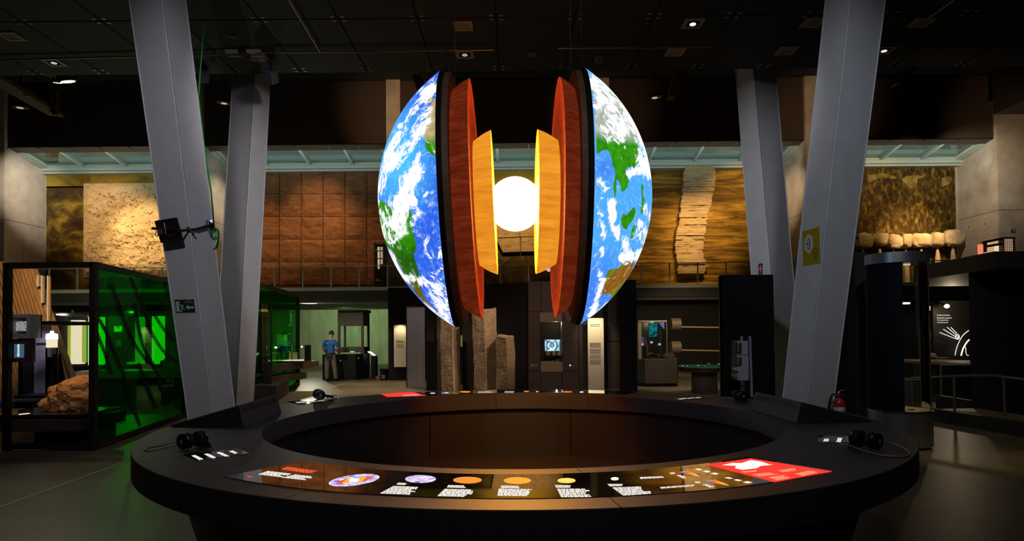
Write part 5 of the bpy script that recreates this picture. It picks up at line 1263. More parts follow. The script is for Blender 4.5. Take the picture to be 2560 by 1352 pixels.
pbox(1017, 766, 1063, 968, 20.0, .07, 'leaf', STEEL, dr)
pbox(1014.5, 764, 1018, 969, 19.98, .1, 'edge', DKMETAL, dr)
pbox(1016, 764, 1063.5, 767.5, 19.97, .1, 'top_edge', DKMETAL, dr, False)
MB().bar(P(1016, 940, 19.95), P(1018, 944, 19.95), .02).build('hinge', CHROME, dr)
cb = thing('central_partition', 'tall black partition behind the basalt columns', 'partition', P(1190, 985, 18.5))
pbox(1064, 719, 1100, 975, 19.0, .4, 'side_wall', DKP, cb); pbox(1155, 709, 1322, 975, 18.6, .4, 'wall', DKP, cb)
pbox(1092, 790, 1104, 975, 18.9, .2, 'jamb', M('jamb_grey', (.06, .055, .045), .6), cb)
# slot between with lit glimpse
pbox(1149, 800, 1158, 975, 21, .1, 'inner_panel', BROWNB, cb)
pbox(1151.5, 838, 1158, 866, 20.9, .05, 'inner_picture', E('inner_pic', (.35, .33, .10), .4), cb, False)
bas = M('basalt', (.22, .165, .115), .85, col2=(.34, .26, .18), nscale=3, bump=.5, bscale=16)
def basalt(x0, x1, xm, y0, Y, label, lean=0, yside=None):
    """five-sided column; xm: picture x of the front arris"""
    a, b, m = P(x0, y0, Y + .12), P(x1, y0, Y + .12), P(xm, y0 + 14, Y)
    base = [Vector((a.x, Y + .12, 0)), Vector((m.x, Y - .06, 0)), Vector((b.x, Y + .12, 0)), Vector((b.x - .05, Y + .45, 0)), Vector((a.x + .08, Y + .5, 0))]
    H = a.z; mb = MB(); n = 22; per = []
    pts = []
    for i in range(5):
        p, q = base[i], base[(i + 1) % 5]
        for k in range(5): pts.append((p + (q - p) * (k / 5), k == 0))
    for j in range(n + 1):
        z = H * j / n; ring = []
        for p, _ in pts:
            d = .022 * fbm((p.x * 2, p.y * 2, z * 1.6 + x0), 1, 4) + .02 * math.sin(z * 1.7 + x0); zz_ = z
            if j == n: zz_ = z - max(0, (Y + .25 - p.y)) * .28 + .04 * fbm((p.x * 4, p.y * 4, 1), 1)
            ring.append(mb.pt(p + Vector((d + lean * z, d * .6, zz_))))
        per.append(ring)
    for r0, r1 in zip(per, per[1:]):
        for k in range(25): mb.face((r0[k], r0[(k + 1) % 25], r1[(k + 1) % 25], r1[k]))
    mb.face(per[-1]); mb.face(per[0][::-1])
    mb.build('basalt_column', bas, label=label, cat='stone column', group='basalt columns behind the ring table')
basalt(1102, 1150, 1132, 795, 17.8, 'basalt column standing apart next to the steel door panel')
basalt(1182, 1243, 1211, 771, 17.2, 'tallest brown basalt column with a sloping top')
basalt(1238, 1285, 1263, 838, 16.8, 'short basalt column beside the tallest one')
lamp('SPOT', 'basalt_lamp', (P(1300, 700, 14).x + 3.0, 13.6, 6.2), 1300, (1, .70, .42), (P(1215, 850, 17).x, 17.2, 1.6), .1, 26, .8)
lamp('SPOT', 'basalt_lamp', (P(1300, 700, 14).x + 2.0, 13.6, 6.2), 700, (1, .70, .42), (P(1130, 850, 17.8).x, 17.6, 1.6), .1, 22, .8)
ns = thing('niche_partition', 'brown panelled partition with a glazed niche and a small round screen picture', 'partition', P(1385, 980, 18.3))
Yn = 18.3
tiles = [(1320, 1352.5), (1405, 1446)]
for (x0, x1) in tiles:
    for (y0, y1) in ((703, 778), (780, 852), (854, 926), (928, 1010)): 
        b_ = pbox(x0 + .4, y0, x1 - .4, y1, Yn, .3, 'panel', DKB, ns, False)
for (y0, y1) in ((703, 779), (930, 1010)): pbox(1352.5, y0, 1405, y1, Yn, .3, 'panel', DKB, ns, False)
tan_ = M('niche_tan', (.24, .18, .12), .6)
pbox(1350, 781, 1405, 804, Yn - .01, .25, 'lintel', tan_, ns, False); pbox(1352, 907, 1407, 929, Yn - .01, .25, 'sill', tan_, ns, False)
pbox(1350, 804, 1407, 907, Yn + .8, .05, 'niche_back', BLACK, ns, False)
pbox(1350, 800, 1352, 930, Yn, .8, 'niche_side', BLACK2, ns, False); pbox(1404.5, 800, 1407, 930, Yn, .8, 'niche_side', BLACK2, ns, False)
MB().box((P(1352, 850, Yn).x, Yn, ZP(907, Yn, 1380)), (P(1405, 850, Yn).x, Yn + .8, ZP(905.5, Yn, 1380))).build('niche_floor', tan_, ns)
scr = ramp_mat('spiral_footage', [(.36, (.03, .10, .16)), (.5, (.20, .48, .62)), (.64, (.85, .93, .96))], 5, (1, 1, 1), 3, dist=8); nt = scr.node_tree
nt.links.new([n for n in nt.nodes if n.type == 'VALTORGB'][0].outputs[0], nt.nodes['Principled BSDF'].inputs['Emission Color']); nt.nodes['Principled BSDF'].inputs['Emission Strength'].default_value = .9
nsc = thing('niche_screen', 'small bluish screen showing concentric rings inside the niche', 'screen', P(1382, 878, Yn + .5))
pbox(1362, 849, 1400, 877, Yn + .5, .04, 'screen', scr, nsc, False)
for (r_, st, c_, w_) in ((.21, .9, (.80, .92, .97), .018), (.16, .9, (.02, .06, .10), .02), (.115, .9, (.85, .95, 1), .016), (.07, .9, (.10, .35, .48), .05)):
    q = P(1380, 863, Yn + .49); lim = .145
    for s0 in range(0, 40):
        t0, t1 = 2 * math.pi * s0 / 40, 2 * math.pi * (s0 + 1) / 40
    mb = MB()
    for s0 in range(40):
        t0, t1 = 2 * math.pi * s0 / 40, 2 * math.pi * (s0 + 1) / 40
        pp = [(r_ * math.cos(t0), r_ * math.sin(t0)), (r_ * math.cos(t1), r_ * math.sin(t1)), ((r_ - w_) * math.cos(t1), (r_ - w_) * math.sin(t1)), ((r_ - w_) * math.cos(t0), (r_ - w_) * math.sin(t0))]
        if max(abs(p_[1]) for p_ in pp) < lim and max(abs(p_[0]) for p_ in pp) < .2: mb.poly([q + Vector((x_, -.001 * r_, y_)) for x_, y_ in pp])
    if mb.f: mb.build('ring_picture', E('ringpic%d' % int(r_ * 1000), c_, st), nsc)
for k, px in enumerate((1370, 1385, 1399)):
    q = P(px, 884, Yn + .4); mb = MB().lathe([(.0005, 0), (.055, 0), (.066, .02), (.055, .035), (.0005, .035)], q, 'Y', 18)
    mb.build('fossil_disc', M('fossil_cream', (.40, .36, .22), .7, col2=(.12, .10, .06), nscale=26), smooth=True, label=('cream fossil disc in the niche nearest the caption', 'middle cream fossil disc in the niche', 'cream fossil disc in the niche nearest the poster')[k], cat='fossil')
for k, (px, r_, lb) in enumerate(((1379, .085, 'low brass ring on the niche floor'), (1395, .07, 'taller brass ring on the niche floor'))):
    q = P(px, 905, Yn + .35); q.z = ZP(905.5, Yn, 1380); MB().lathe([(r_, 0), (r_, .035 + .03 * k), (r_ - .015, .035 + .03 * k), (r_ - .015, 0)], q, 'Z', 24, close=True).build('brass_ring', M('brass', (.45, .34, .15), .25, .9), smooth=True, label=lb, cat='ring')
lamp('POINT', 'niche_lamp', P(1390, 808, Yn + .3), 7, (1, .80, .5), None, .012)
mb = MB(); textlines(mb, [P(1327, 909, Yn - .005), P(1335, 909, Yn - .005), P(1335, 917, Yn - .005), P(1327, 917, Yn - .005)], 5, .6, 3); textlines(mb, [P(1337, 909, Yn - .005), P(1344, 909, Yn - .005), P(1344, 917, Yn - .005), P(1337, 917, Yn - .005)], 5, .4, 5); mb.build('caption', M('caption_grey', (.40, .38, .36), .6), ns)
MB().cyl(P(1425.5, 913, Yn - .02), .022, .02, 12, axis='Y').build('push_button', E('button_green', (.5, 1, .6), 1.3), ns)
ps = thing('lit_text_pillar', 'white text pillar in a warm light pool beside the niche partition', 'panel', P(1490, 985, 18.2))
pbox(1446, 700, 1470, 985, 18.8, .3, 'dark_return', M('return_dark', (.022, .017, .013), .5), ps)
pbd = pbox(1469, 795, 1511, 985, 18.2, .08, 'board', POSTER, ps)
mb = MB()
for (y0, y1, n, r) in ((810, 812, 1, .0), (814, 815.5, 1, .1)): textlines(mb, [P(1476, y0, 18.19), P(1500, y0, 18.19), P(1500, y1, 18.19), P(1476, y1, 18.19)], n, .8, y0, r)
for (y0, y1, n) in ((856, 869, 6), (871, 884, 6), (886, 896, 5), (898, 911, 6)): textlines(mb, [P(1474.5, y0, 18.19), P(1503, y0, 18.19), P(1503, y1, 18.19), P(1474.5, y1, 18.19)], n, .5, y0, .1)
mb.build('print', INK, pbd)
lamp('SPOT', 'pillar_lamp', P(1487, 770, 17.5), 60, (1, .78, .45), P(1487, 830, 18.2), .04, 70, .9)
pb = thing('black_return_wall', 'black wall with dark brown panels to the side of the text pillar', 'partition', P(1550, 985, 18.6))
pbox(1511, 700, 1592, 985, 18.9, .4, 'wall', DKP, pb)
for (y0, y1) in ((730, 852), (854, 985)): pbox(1519, y0, 1551, y1, 18.85, .06, 'panel', M('return_panel', (.035, .026, .02), .5), pb, False)
pbox(1551, 700, 1594, 985, 18.0, .3, 'end_wall', DKP, pb)

# ================================================================== EXHIBITS UNDER THE BALCONY, STRATA SIDE
bw = thing('dark_rear_wall', 'black rear wall with thin light rods under the strata mural', 'wall panel', P(1700, 900, 29))
pbox(1580, 740, 1960, 905, 29.0, .2, 'wall', M('rear_black', (.020, .018, .015), .7), bw)
for yy in ((817, 818.5), (875, 877)): MB().tube([P(1697, yy[0], 25.2), P(1800, yy[1], 25.2)], .03, 8).build('rod', M('tan_rod', (.42, .32, .20), .5), bw)
for k, (y0, y1, lb) in enumerate(((795, 826, 'upper brown drum on its side behind the glass case'), (853, 885, 'lower brown drum on its side behind the glass case'))):
    q = P(1677, (y0 + y1) / 2, 25.2); r_ = (y1 - y0) / 2 * 25.2 / F
    MB().lathe([(.0005, 0), (r_, 0), (r_, .36), (r_ * .8, .38), (.0005, .38)], q, 'X', 28).build('drum', M('drum_brown', (.16, .115, .075), .55), smooth=True, label=lb, cat='drum')
cs = thing('rounded_case', 'glass case with bones and stones on a dark rounded plinth', 'display case', P(1645, 965, 20))
zp = ZP(897, 19.8, 1640); pc = P(1645, 960, 20.2)
plan = [(P(1595, 900, 19.9).x, 20.9), (P(1595, 900, 19.9).x, 19.9), (P(1612, 900, 19.6).x, 19.6), (P(1660, 900, 19.5).x, 19.5), (P(1692, 900, 19.6).x, 19.6), (P(1697, 900, 19.8).x, 19.9), (P(1697, 900, 20).x, 20.9)]
MB().prism([(x, y, .10) for x, y in plan], (0, 0, zp - .10)).build('plinth', M('plinth_brown', (.050, .040, .030), .5), cs)
MB().prism([(x * 1 + (pc.x - x) * .06, y + .06, 0) for x, y in plan], (0, 0, .10)).build('kickboard', BLACK, cs)
A_, B_ = P(1594, 801, 20), P(1667, 893, 20)
tanf = M('case_frame_tan', (.16, .13, .09), .5)
MB().box((A_.x, 19.95, zp), (P(1603, 850, 20).x, 20.7, A_.z)).build('end_frame', tanf, cs); MB().box((A_.x, 19.93, A_.z - .05), (B_.x, 20.75, A_.z)).build('top_frame', tanf, cs)
MB().box((P(1603, 850, 20).x, 19.96, zp), (B_.x, 19.97, A_.z - .05)).build('pane', GLASS, cs); MB().bar((B_.x, 19.96, zp), (B_.x, 19.96, A_.z), .02).build('glass_edge', tanf, cs)
MB().box((P(1610, 895, 20).x, 20.0, zp), (P(1662, 895, 20).x, 20.7, zp + .04)).build('shelf', BROWNB, cs)
MB().box((P(1604, 850, 20).x, 20.7, zp), (B_.x, 20.74, A_.z)).build('back_panel', M('case_back', (.03, .03, .03), .4), cs)
teal = ramp_mat('teal_print', [(.45, (.0, .02, .03)), (.55, (.0, .25, .38))], 6, (1, 1, 1)); nt = teal.node_tree
nt.links.new([n for n in nt.nodes if n.type == 'VALTORGB'][0].outputs[0], nt.nodes['Principled BSDF'].inputs['Emission Color']); nt.nodes['Principled BSDF'].inputs['Emission Strength'].default_value = .35
pbox(1622, 804, 1644, 842, 20.68, .01, 'teal_picture', teal, cs, False); MB().poly([P(1644, 804, 20.67), P(1661, 804, 20.67), P(1661, 824, 20.67)]).build('blue_triangle', E('blue_tri', (.20, .28, .75), .35), cs)
for (x0, x1, y0, y1) in ((1626, 1632, 853, 858), (1646, 1652, 858, 863), (1603, 1609, 858, 863)): pbox(x0, y0, x1, y1, 20.6, .01, 'card', E('card_white', (.9, .85, .7), .55), cs, False)
pbox(1603, 842, 1610, 858, 20.62, .01, 'violet_print', E('violet', (.12, .12, .5), .35), cs, False)
bonem = M('bone', (.50, .35, .18), .7)
MB().tube(smooth_path([tuple(P(x, y, 20.2)) for x, y in ((1610, 844), (1615, 858), (1618, 875), (1619, 889))]), .028, 8).build('curved_tusk', bonem, smooth=True, label='tall curved bone standing in the glass case', cat='bone')
MB().tube(smooth_path([tuple(P(x, y, 20.15)) for x, y in ((1619, 887), (1628, 883), (1638, 885), (1648, 889))]), [.02 + .015 * math.sin(i * .4) for i in range(19)], 8).build('lying_bone', bonem, smooth=True, label='pale bone lying on the case floor', cat='bone')
c_ = P(1673, 893, 19.8)
MB().grid(lambda u, v: c_ + Vector((.20 * math.sin(math.pi * .5 * v) * math.cos(2 * math.pi * u), .16 * math.sin(math.pi * .5 * v) * math.sin(2 * math.pi * u), .13 * math.cos(math.pi * .5 * v) * (1 + .3 * math.sin(5 * u * 6.28)))), 24, 8).build('dark_stone', M('dark_stone', (.012, .010, .008), .9), smooth=True, label='rough black stone on the plinth edge outside the glass', cat='stone')
lamp('POINT', 'case_lamp', P(1630, 808, 20.3), 4, (1, .74, .42), None, .04)
rt = thing('round_glass_table', 'round table with a green glass top on a drum pedestal', 'table', P(1760, 985, 17.3))
q = P(1762, 915, 17.6); 
MB().cyl(Vector((q.x, 17.6, q.z - .02)), .70, .03, 48).build('glass_top', M('green_top', (.05, .30, .21), .12), rt, smooth=True)
MB().cyl(Vector((q.x, 17.6, q.z - .13)), .68, .10, 48).build('rim', M('rim_bronze', (.06, .042, .03), .3, .4), rt, smooth=True)
MB().cyl(Vector((q.x - .02, 17.6, 0)), .34, q.z - .13, 36).build('pedestal', M('pedestal_brown', (.13, .10, .078), .55), rt, smooth=True)
for k, (px, py) in enumerate(((1707, 915), (1717, 915), (1746, 914), (1772, 909), (1797, 910), (1763, 917), (1786, 917))): MB().cyl(P(px, py, 17.6 - .5 + .02 * k), .02, .012, 10).build('inset_lens', E('lens%d' % (k % 2), ((1, .8, .5), (.3, .45, 1))[k % 2], .7), rt)
lamp('SPOT', 'side_floor_lamp', (P(1700, 800, 18.5).x, 18.6, 3.3), 320, (1, .80, .48), (P(1690, 960, 20).x, 20.5, 0), .15, 95, .8)
lamp('SPOT', 'side_wall_lamp', (P(1750, 800, 22).x, 22.5, 3.2), 240, (1, .76, .42), (P(1740, 900, 25).x, 26, 1.0), .15, 90, .8)
lamp('SPOT', 'added_niche_wall_fill', (1.0, 12.9, 6.4), 420, (1, .72, .55), (P(1385, 850, 18.3).x, 18.3, 1.6), .1, 34, 1)  # added spot that brightens the brown niche partition
lamp('SPOT', 'column_patch_lamp', (1.2, 9.6, 3.4), 40, (1, .80, .55), (4.55, 11.0, 1.75), .03, 16, .6)
lamp('SPOT', 'added_round_table_fill', (P(1750, 800, 16).x, 16.0, 4.2), 160, (1, .80, .5), (P(1762, 915, 17.6).x, 17.6, .8), .1, 50, 1)  # added spot that lifts the green top and the pedestal
lamp('SPOT', 'added_bench_fill', (-5.2, 14.2, 5.0), 260, (1, .75, .45), (-6.2, 17.5, .6), .1, 60, .8)  # added warm spot that brightens the timber bench
# tall dark panel with grey control boxes
dp = thing('tall_black_panel', 'tall black panel with a brown edge next to the red sign column', 'panel', P(1845, 1030, 12.0))
x0_ = P(1806, 800, 11.8).x
MB().box((x0_, 11.8, 0), (P(1935, 800, 11.8).x, 11.95, ZP(687, 11.8, 1840))).build('face', M('panel_black', (.006, .006, .007), .9, spec=.15), dp)
MB().prism([(x0_, 11.8, 0), (x0_, 11.95, 0), (P(1797, 800, 12.4).x, 12.4, 0), (P(1797, 800, 12.3).x, 12.3, 0)], (0, 0, ZP(687, 11.8, 1840))).build('edge', M('panel_edge', (.10, .066, .04), .6), dp)
bx = M('control_grey', (.34, .34, .38), .5)
cb1 = thing('control_box', 'upper grey control box with a black label on the tall black panel', 'control box', P(1855, 888, 11.5)); cb2 = thing('control_box', 'lower grey control box with round sockets on the tall black panel', 'control box', P(1855, 950, 11.5))
def Z9(x, y): return (1800 + x / 6.76, 820 + y / 6.76)
def gbox(x0, y0, x1, y1, Y, dep, nm, m_, par):
    a, b = P(*Z9(x0, y0), Y), P(*Z9(x1, y1), Y); return MB().box((a.x, Y, b.z), (b.x, Y + dep, a.z)).build(nm, m_, par, bevel=.006)
gbox(290, 215, 478, 452, 11.5, .305, 'housing', bx, cb1); gbox(285, 460, 492, 885, 11.5, .305, 'housing', bx, cb2)
for (y0, y1, par) in ((255, 418, cb1), (495, 630, cb2)): 
    lpl = gbox(278, y0, 368, y1, 11.46, .04, 'label_plate', M('label_black', (.03, .026, .022), .3), par)
    mb = MB()
    for k in range(4): a_, b_ = P(*Z9(285, y0 + 15 + k * (y1 - y0) / 4.6), 11.455), P(*Z9(325 + 6 * (k % 2), y0 + 30 + k * (y1 - y0) / 4.6), 11.455); mb.poly([(a_.x, 11.455, a_.z), (b_.x, 11.455, a_.z), (b_.x, 11.455, b_.z), (a_.x, 11.455, b_.z)])
    mb.build('label_print', M('label_gold', (.35, .26, .13), .5), lpl)
for k, (x, y, rr, c_) in enumerate(((262, 690, 26, None), (300, 700, 24, None), (250, 800, 32, 1), (292, 800, 26, None))):
    q = P(*Z9(x, y), 11.42); MB().lathe([(.0005, 0), (rr / 6.76 * 11.4 / F, 0), (rr / 6.76 * 11.4 / F, .09), (.0005, .09)], q, 'Y', 16).build('socket', M('socket_orange', (.40, .13, .04), .4) if c_ else M('socket_grey', (.45, .40, .38), .4), cb2, smooth=True)
for (xx, nm) in ((365, 'a'), (505, 'b')):
    MB().bar(P(*Z9(xx - 5, 135), 11.76), P(*Z9(xx + 30, 1200), 11.76), .045, .04).build('mount_strip', M('strip_grey', (.28, .28, .33), .5), dp)
MB().tube(smooth_path([tuple(P(*Z9(x, y), 11.4)) for x, y in ((400, 890), (375, 960), (420, 990), (480, 1060), (470, 1160), (420, 1230))]), .012, 6).build('power_lead', RUBBER, cb2, smooth=True)
MB().cyl(P(*Z9(385, 1180), 11.5), .035, .30, 12).build('cable_gland', M('gland_grey', (.16, .16, .18), .4), cb2, smooth=True)
# partition behind the yellow sign column
d3 = thing('corner_partition', 'tall black partition with a brown edge behind the yellow sign column', 'partition', P(2140, 1040, 10.2))
MB().box((P(2080, 800, 10.6).x, 10.6, 0), (P(2145, 800, 10.6).x, 10.75, ZP(632, 10.6, 2140))).build('face', M('panel_black'), d3)
MB().box((P(2140, 800, 10.2).x, 10.2, 0), (P(2172, 800, 10.2).x, 10.75, ZP(630, 10.2, 2150))).build('return', M('return_brown', (.020, .016, .013), .7), d3)
# fire extinguisher
fe = thing('fire_extinguisher', 'red fire extinguisher with a black hose and white labels at the column foot', 'fire extinguisher', P(2098, 1040, 10.1))
def Z6(x, y): return (2060 + x / 13.52, 960 + y / 13.52)
b0 = P(*Z6(512, 1100), 10.1); rr = 185 / 13.52 * 10.1 / F; zs_ = lambda y: ZP(Z6(0, y)[1], 10.1, 2098)
zfb = zs_(930) - .28
redx = M('extinguisher_red', (.30, .012, .010), .25, coat=.5)
MB().lathe([(.0005, zfb), (rr, zfb), (rr, zs_(640)), (rr * .86, zs_(540)), (rr * .45, zs_(475)), (rr * .18, zs_(450)), (rr * .18, zs_(410)), (.0005, zs_(405))], Vector((b0.x, 10.1, 0)), 'Z', 28).build('cylinder', redx, fe, smooth=True)
exc = fe.children[0] if fe.children else fe
lab = M('label_white', (.50, .48, .52), .5)
MB().lathe([(rr * 1.008, zs_(895)), (rr * 1.008, zs_(765))], Vector((b0.x, 10.1, 0)), 'Z', 10, math.pi * 1.02, math.pi * 1.62).build('label', lab, fe); MB().lathe([(rr * 1.008, zs_(935)), (rr * 1.008, zs_(760))], Vector((b0.x, 10.1, 0)), 'Z', 6, math.pi * 1.68, math.pi * 1.95).build('label', lab, fe)
MB().cyl(Vector((b0.x, 10.1, zs_(420))), .02, .05, 10).build('valve', M('valve_brass', (.30, .22, .10), .35, .8), fe, smooth=True)
MB().tube([tuple(P(*Z6(x, y), 10.08)) for x, y in ((460, 335), (345, 330))], .012, 8).build('nozzle', MATS['valve_brass'], fe)
MB().tube(smooth_path([tuple(P(*Z6(x, y), 10.06)) for x, y in ((345, 335), (260, 390), (205, 560), (195, 800), (190, 1000), (200, 1200))]), .017, 8).build('hose', RUBBER, fe, smooth=True)
for pts in (((480, 300), (540, 230), (610, 208), (685, 212)), ((490, 325), (600, 335), (660, 380), (715, 435))): MB().tube([tuple(P(*Z6(x, y), 10.1)) for x, y in pts], .010, 6).build('lever', redx, fe, smooth=True)
# hidden foot stand keeps it on the floor
MB().lathe([(rr * .9, 0), (rr * .7, zfb), (.0005, zfb)], Vector((b0.x, 10.1, 0)), 'Z', 16).build('stand', BLACK, fe)

# ================================================================== CYLINDRICAL GLASS CASE, RAMP RAIL, CANOPY BLOCK
gc = thing('cylinder_case', 'tall curved glass case with a steel base, steel cap and dark backing', 'display case', P(2248, 1105, 9.3))
cc_ = Vector((P(2248, 1000, 9.3).x, 9.3, 0)); rc = .405
zb_, zc0, zc1 = ZP(1024, 9.3, 2248), ZP(661, 9.3, 2248), ZP(636, 9.3, 2248)
MB().lathe([(.0005, .03), (rc, .03), (rc, zb_), (.0005, zb_)], cc_, 'Z', 48).build('base_drum', STEEL, gc, smooth=True)
MB().lathe([(.0005, 0), (rc - .05, 0), (rc - .05, .03), (.0005, .03)], cc_, 'Z', 32).build('kick_ring', BLACK, gc)
MB().lathe([(rc + .008, zb_ - .012), (rc + .008, zb_ + .012), (rc - .02, zb_ + .012), (rc - .02, zb_ - .012)], cc_, 'Z', 48, close=True).build('base_ring', CHROME, gc, smooth=True)
MB().lathe([(.0005, zc0), (rc, zc0), (rc, zc1), (.0005, zc1)], cc_, 'Z', 48).build('cap_drum', STEEL, gc, smooth=True)
MB().lathe([(rc - .02, zb_), (rc - .02, zc0)], cc_, 'Z', 24, math.pi * .80, math.pi * 1.385).build('dark_backing', M('navy_backing', (.004, .005, .008), .7, spec=.12), gc, smooth=True)
for k in range(4):
    a0, a1 = math.pi * 1.39 + k * math.pi * .35, math.pi * 1.39 + (k + 1) * math.pi * .35 - .012
    MB().lathe([(rc - .012, zb_), (rc - .012, zc0)], cc_, 'Z', 8, a0, a1).build('glass_panel', GLASS, gc, smooth=True)
    q = cc_ + Vector(((rc - .012) * math.cos(a1), (rc - .012) * math.sin(a1), 0)); MB().tube([q + up1 * zb_, q + up1 * zc0], .006, 6).build('glass_joint', M('joint_bronze', (.20, .17, .10), .25, .6), gc)
MB().cyl(cc_ + Vector((-.05, -.1, zc0 - .03)), .03, .03, 12).build('spot', E('spot_warm', (1, .85, .55), 4), gc)
MB().cyl(cc_ + Vector((.12, -.05, zc0 - .02)), .045, .02, 14).build('spot', E('spot_dim', (.7, .6, .4), .8), gc)
MB().lathe([(.0005, zb_ + .015), (rc - .02, zb_ + .015)], cc_, 'Z', 36).build('case_floor', M('floor_cream', (.36, .30, .17), .4), gc)
MB().box(cc_ + Vector((.03, -.18, zb_ + .015)), cc_ + Vector((.11, -.13, zb_ + .03))).build('token', M('brass'), gc)
lamp('SPOT', 'cylinder_lamp', cc_ + Vector((-.05, -.1, zc0 - .05)), 26, (1, .86, .55), cc_ + Vector((.1, -.1, 0)), .02, 60, .7)
MB().lathe([(.0005, 0), (.012, 0), (.012, .01)], cc_ + Vector((-.03, -rc + .01, ZP(887, 8.9, 2240))), 'Y', 10).build('keyhole', CHROME, gc)

# canopy block
kb_ = thing('brown_canopy_block', 'large dark brown exhibit block with a flat overhanging roof', 'exhibit block', P(2490, 1040, 12.3))
zr0, zr1 = ZP(672, 12.0, 2500), ZP(630, 12.0, 2500)
MB().prism([(P(2424, 800, 12.3).x, 12.3, 0), (P(2760, 800, 12.3).x, 12.3, 0), (P(2760, 800, 12.3).x, 14.5, 0), (P(2445, 800, 14.5).x, 14.5, 0)], (0, 0, zr0)).build('body', M('block_brown', (.022, .012, .009), .6, col2=(.028, .016, .012), nscale=2), kb_)
roof_m = M('canopy_dark', (.030, .026, .022), .6)
pr = [P(2487, 650, 11.4), P(2320, 690, 13.6), P(2320, 690, 16), P(2760, 650, 16), P(2760, 650, 11.4)]
zr0 = ZP(671, 11.4, 2490); zr1 = ZP(628, 11.4, 2490)
MB().prism([(p_.x, p_.y, zr0) for p_ in pr], (0, 0, zr1 - zr0)).build('roof', roof_m, kb_)
# lit showcase on the balcony behind the canopy
bs = thing('balcony_showcase', 'warm lit glazed booth on the balcony beside the concrete pier', 'booth', P(2480, 625, 28))
def Za(x, y): return (2380 + x / 8.45, 540 + y / 8.45)
def bbox(x0, y0, x1, y1, Y, dep, nm, m_, par): a, b = P(*Za(x0, y0), Y), P(*Za(x1, y1), Y); return MB().box((a.x, Y, ZB if y1 > 740 else b.z), (b.x, Y + dep, a.z)).build(nm, m_, par)
warmp = E('booth_warm', (1, .62, .28), .55)
lgp = bbox(1110, 470, 1320, 800, 28.2, .1, 'lit_grid_pane', E('booth_pink', (1, .62, .42), .38), bs)
for k in range(5): MB().bar(P(*Za(1130 + 42 * k, 470), 28.15), P(*Za(1130 + 42 * k, 745), 28.15), .012).build('pane_bar', DKMETAL, lgp)
for k in range(5): MB().bar(P(*Za(1110, 500 + 52 * k), 28.15), P(*Za(1320, 500 + 52 * k), 28.15), .012).build('pane_bar', DKMETAL, lgp)
bbox(1090, 445, 1340, 472, 28.1, .3, 'frame_top', BLACK2, bs); bbox(1085, 445, 1112, 800, 28.1, .3, 'frame_post', BLACK2, bs); bbox(1318, 445, 1340, 800, 28.1, .3, 'frame_post', BLACK2, bs)
MB().prism([P(*Za(x, y), 28.4) for x, y in ((720, 560), (1085, 490), (1085, 800), (720, 800))], (0, .1, 0)).build('warm_pane', warmp, bs)
MB().prism([P(*Za(x, y), 28.38) for x, y in ((900, 600), (1078, 575), (1078, 800), (900, 800))], (0, .05, 0)).build('pale_pane', E('booth_pale', (1, .85, .55), .8), bs)
for a_, b_ in (((640, 560), (1090, 470)), ((660, 650), (1090, 580))): MB().bar(P(*Za(*a_), 28.3), P(*Za(*b_), 28.3), .10).build('frame_bar', M('booth_bronze', (.09, .055, .02), .5), bs)
MB().bar(P(*Za(690, 560), 28.3), P(*Za(690, 760), 28.3), .12).build('frame_post', MATS['booth_bronze'], bs)
le2 = P(*Za(600, 700), 27.9)
MB().cyl(Vector((le2.x, 27.9, ZB)), .10, ZP(611, 27.9, 2450) - ZB, 16).build('red_lamp', E('red_lamp', (1, .25, .12), .9), smooth=True, label='red glowing cylinder lamp on the balcony beside the booth', cat='lamp')
es = thing('pier_exit_sign', 'tiny green exit sign on the concrete pier', 'sign', P(2532, 582, FRONT - .02))
bbox(1228, 262, 1355, 350, FRONT - .02, .015, 'border', wsign, es); bbox(1238, 270, 1345, 342, FRONT - .03, .012, 'plate', M('sign_green2', (.02, .12, .05), .5), es)
MB().poly([P(*Za(x, y), FRONT - .035) for x, y in ((1275, 305), (1310, 285), (1310, 297), (1335, 297), (1335, 315), (1310, 315), (1310, 328))]).build('arrow', wsign, es)
# wall panel with white line drawing and titles
tp = thing('shield_text_panel', 'black panel with white titles and a line drawing of a comet and arcs', 'panel', P(2380, 905, 17.5))
def Zb(x, y): return (2240 + x / 6.145, 740 + y / 6.145)
def Pb(x, y, Y=17.4): return P(*Zb(x, y), Y)
pbox(2332, 752, 2470, 905, 17.5, .15, 'board', M('board_black', (.010, .008, .007), .6), tp)
white = E('line_white', (1, .93, .85), 1.0)
mb = MB()
for txt, x0, y0, x1, h_ in (("L'escut terrestre", 630, 303, 828, 26), ('El escudo terrestre', 630, 345, 855, 26), ('The Terrestrial Shield', 632, 378, 803, 20), ('Le bouclier terrestre', 632, 412, 800, 20)):
    o_, e_, u_ = Pb(x0, y0), Pb(x1, y0), Pb(x0, y0 - h_)
    probe = MB(); text_mesh(probe, txt, 1, (0, 0, 0), (1, 0, 0), (0, 1, 0)); wd_ = max(v.x for v in probe.v)
    text_mesh(mb, txt, 1, o_, (e_ - o_) / wd_, (u_ - o_) / .72)
mb.build('lettering', white, tp)
mb = MB()
for a_, b_ in (((670, 558), (908, 652)), ((728, 510), (905, 618)), ((785, 477), (915, 590)), ((842, 478), (938, 575))): mb.tube([Pb(*a_), Pb(*b_)], .009, 6)
mb.tube([Pb(943 + 28 * math.cos(t), 627 + 36 * math.sin(t)) for t in [2 * math.pi * i / 20 for i in range(21)]], .013, 6, False)
for (x, y) in ((935, 615), (950, 622), (940, 640), (952, 640)): mb.tube([Pb(x, y), Pb(x + 6, y + 6)], .011, 6)
mb.build('comet_drawing', white, tp)
mb = MB(); pth = smooth_path([(1118, 528, 0), (1040, 590, 0), (985, 670, 0), (940, 770, 0), (918, 850, 0), (908, 910, 0)], 8)
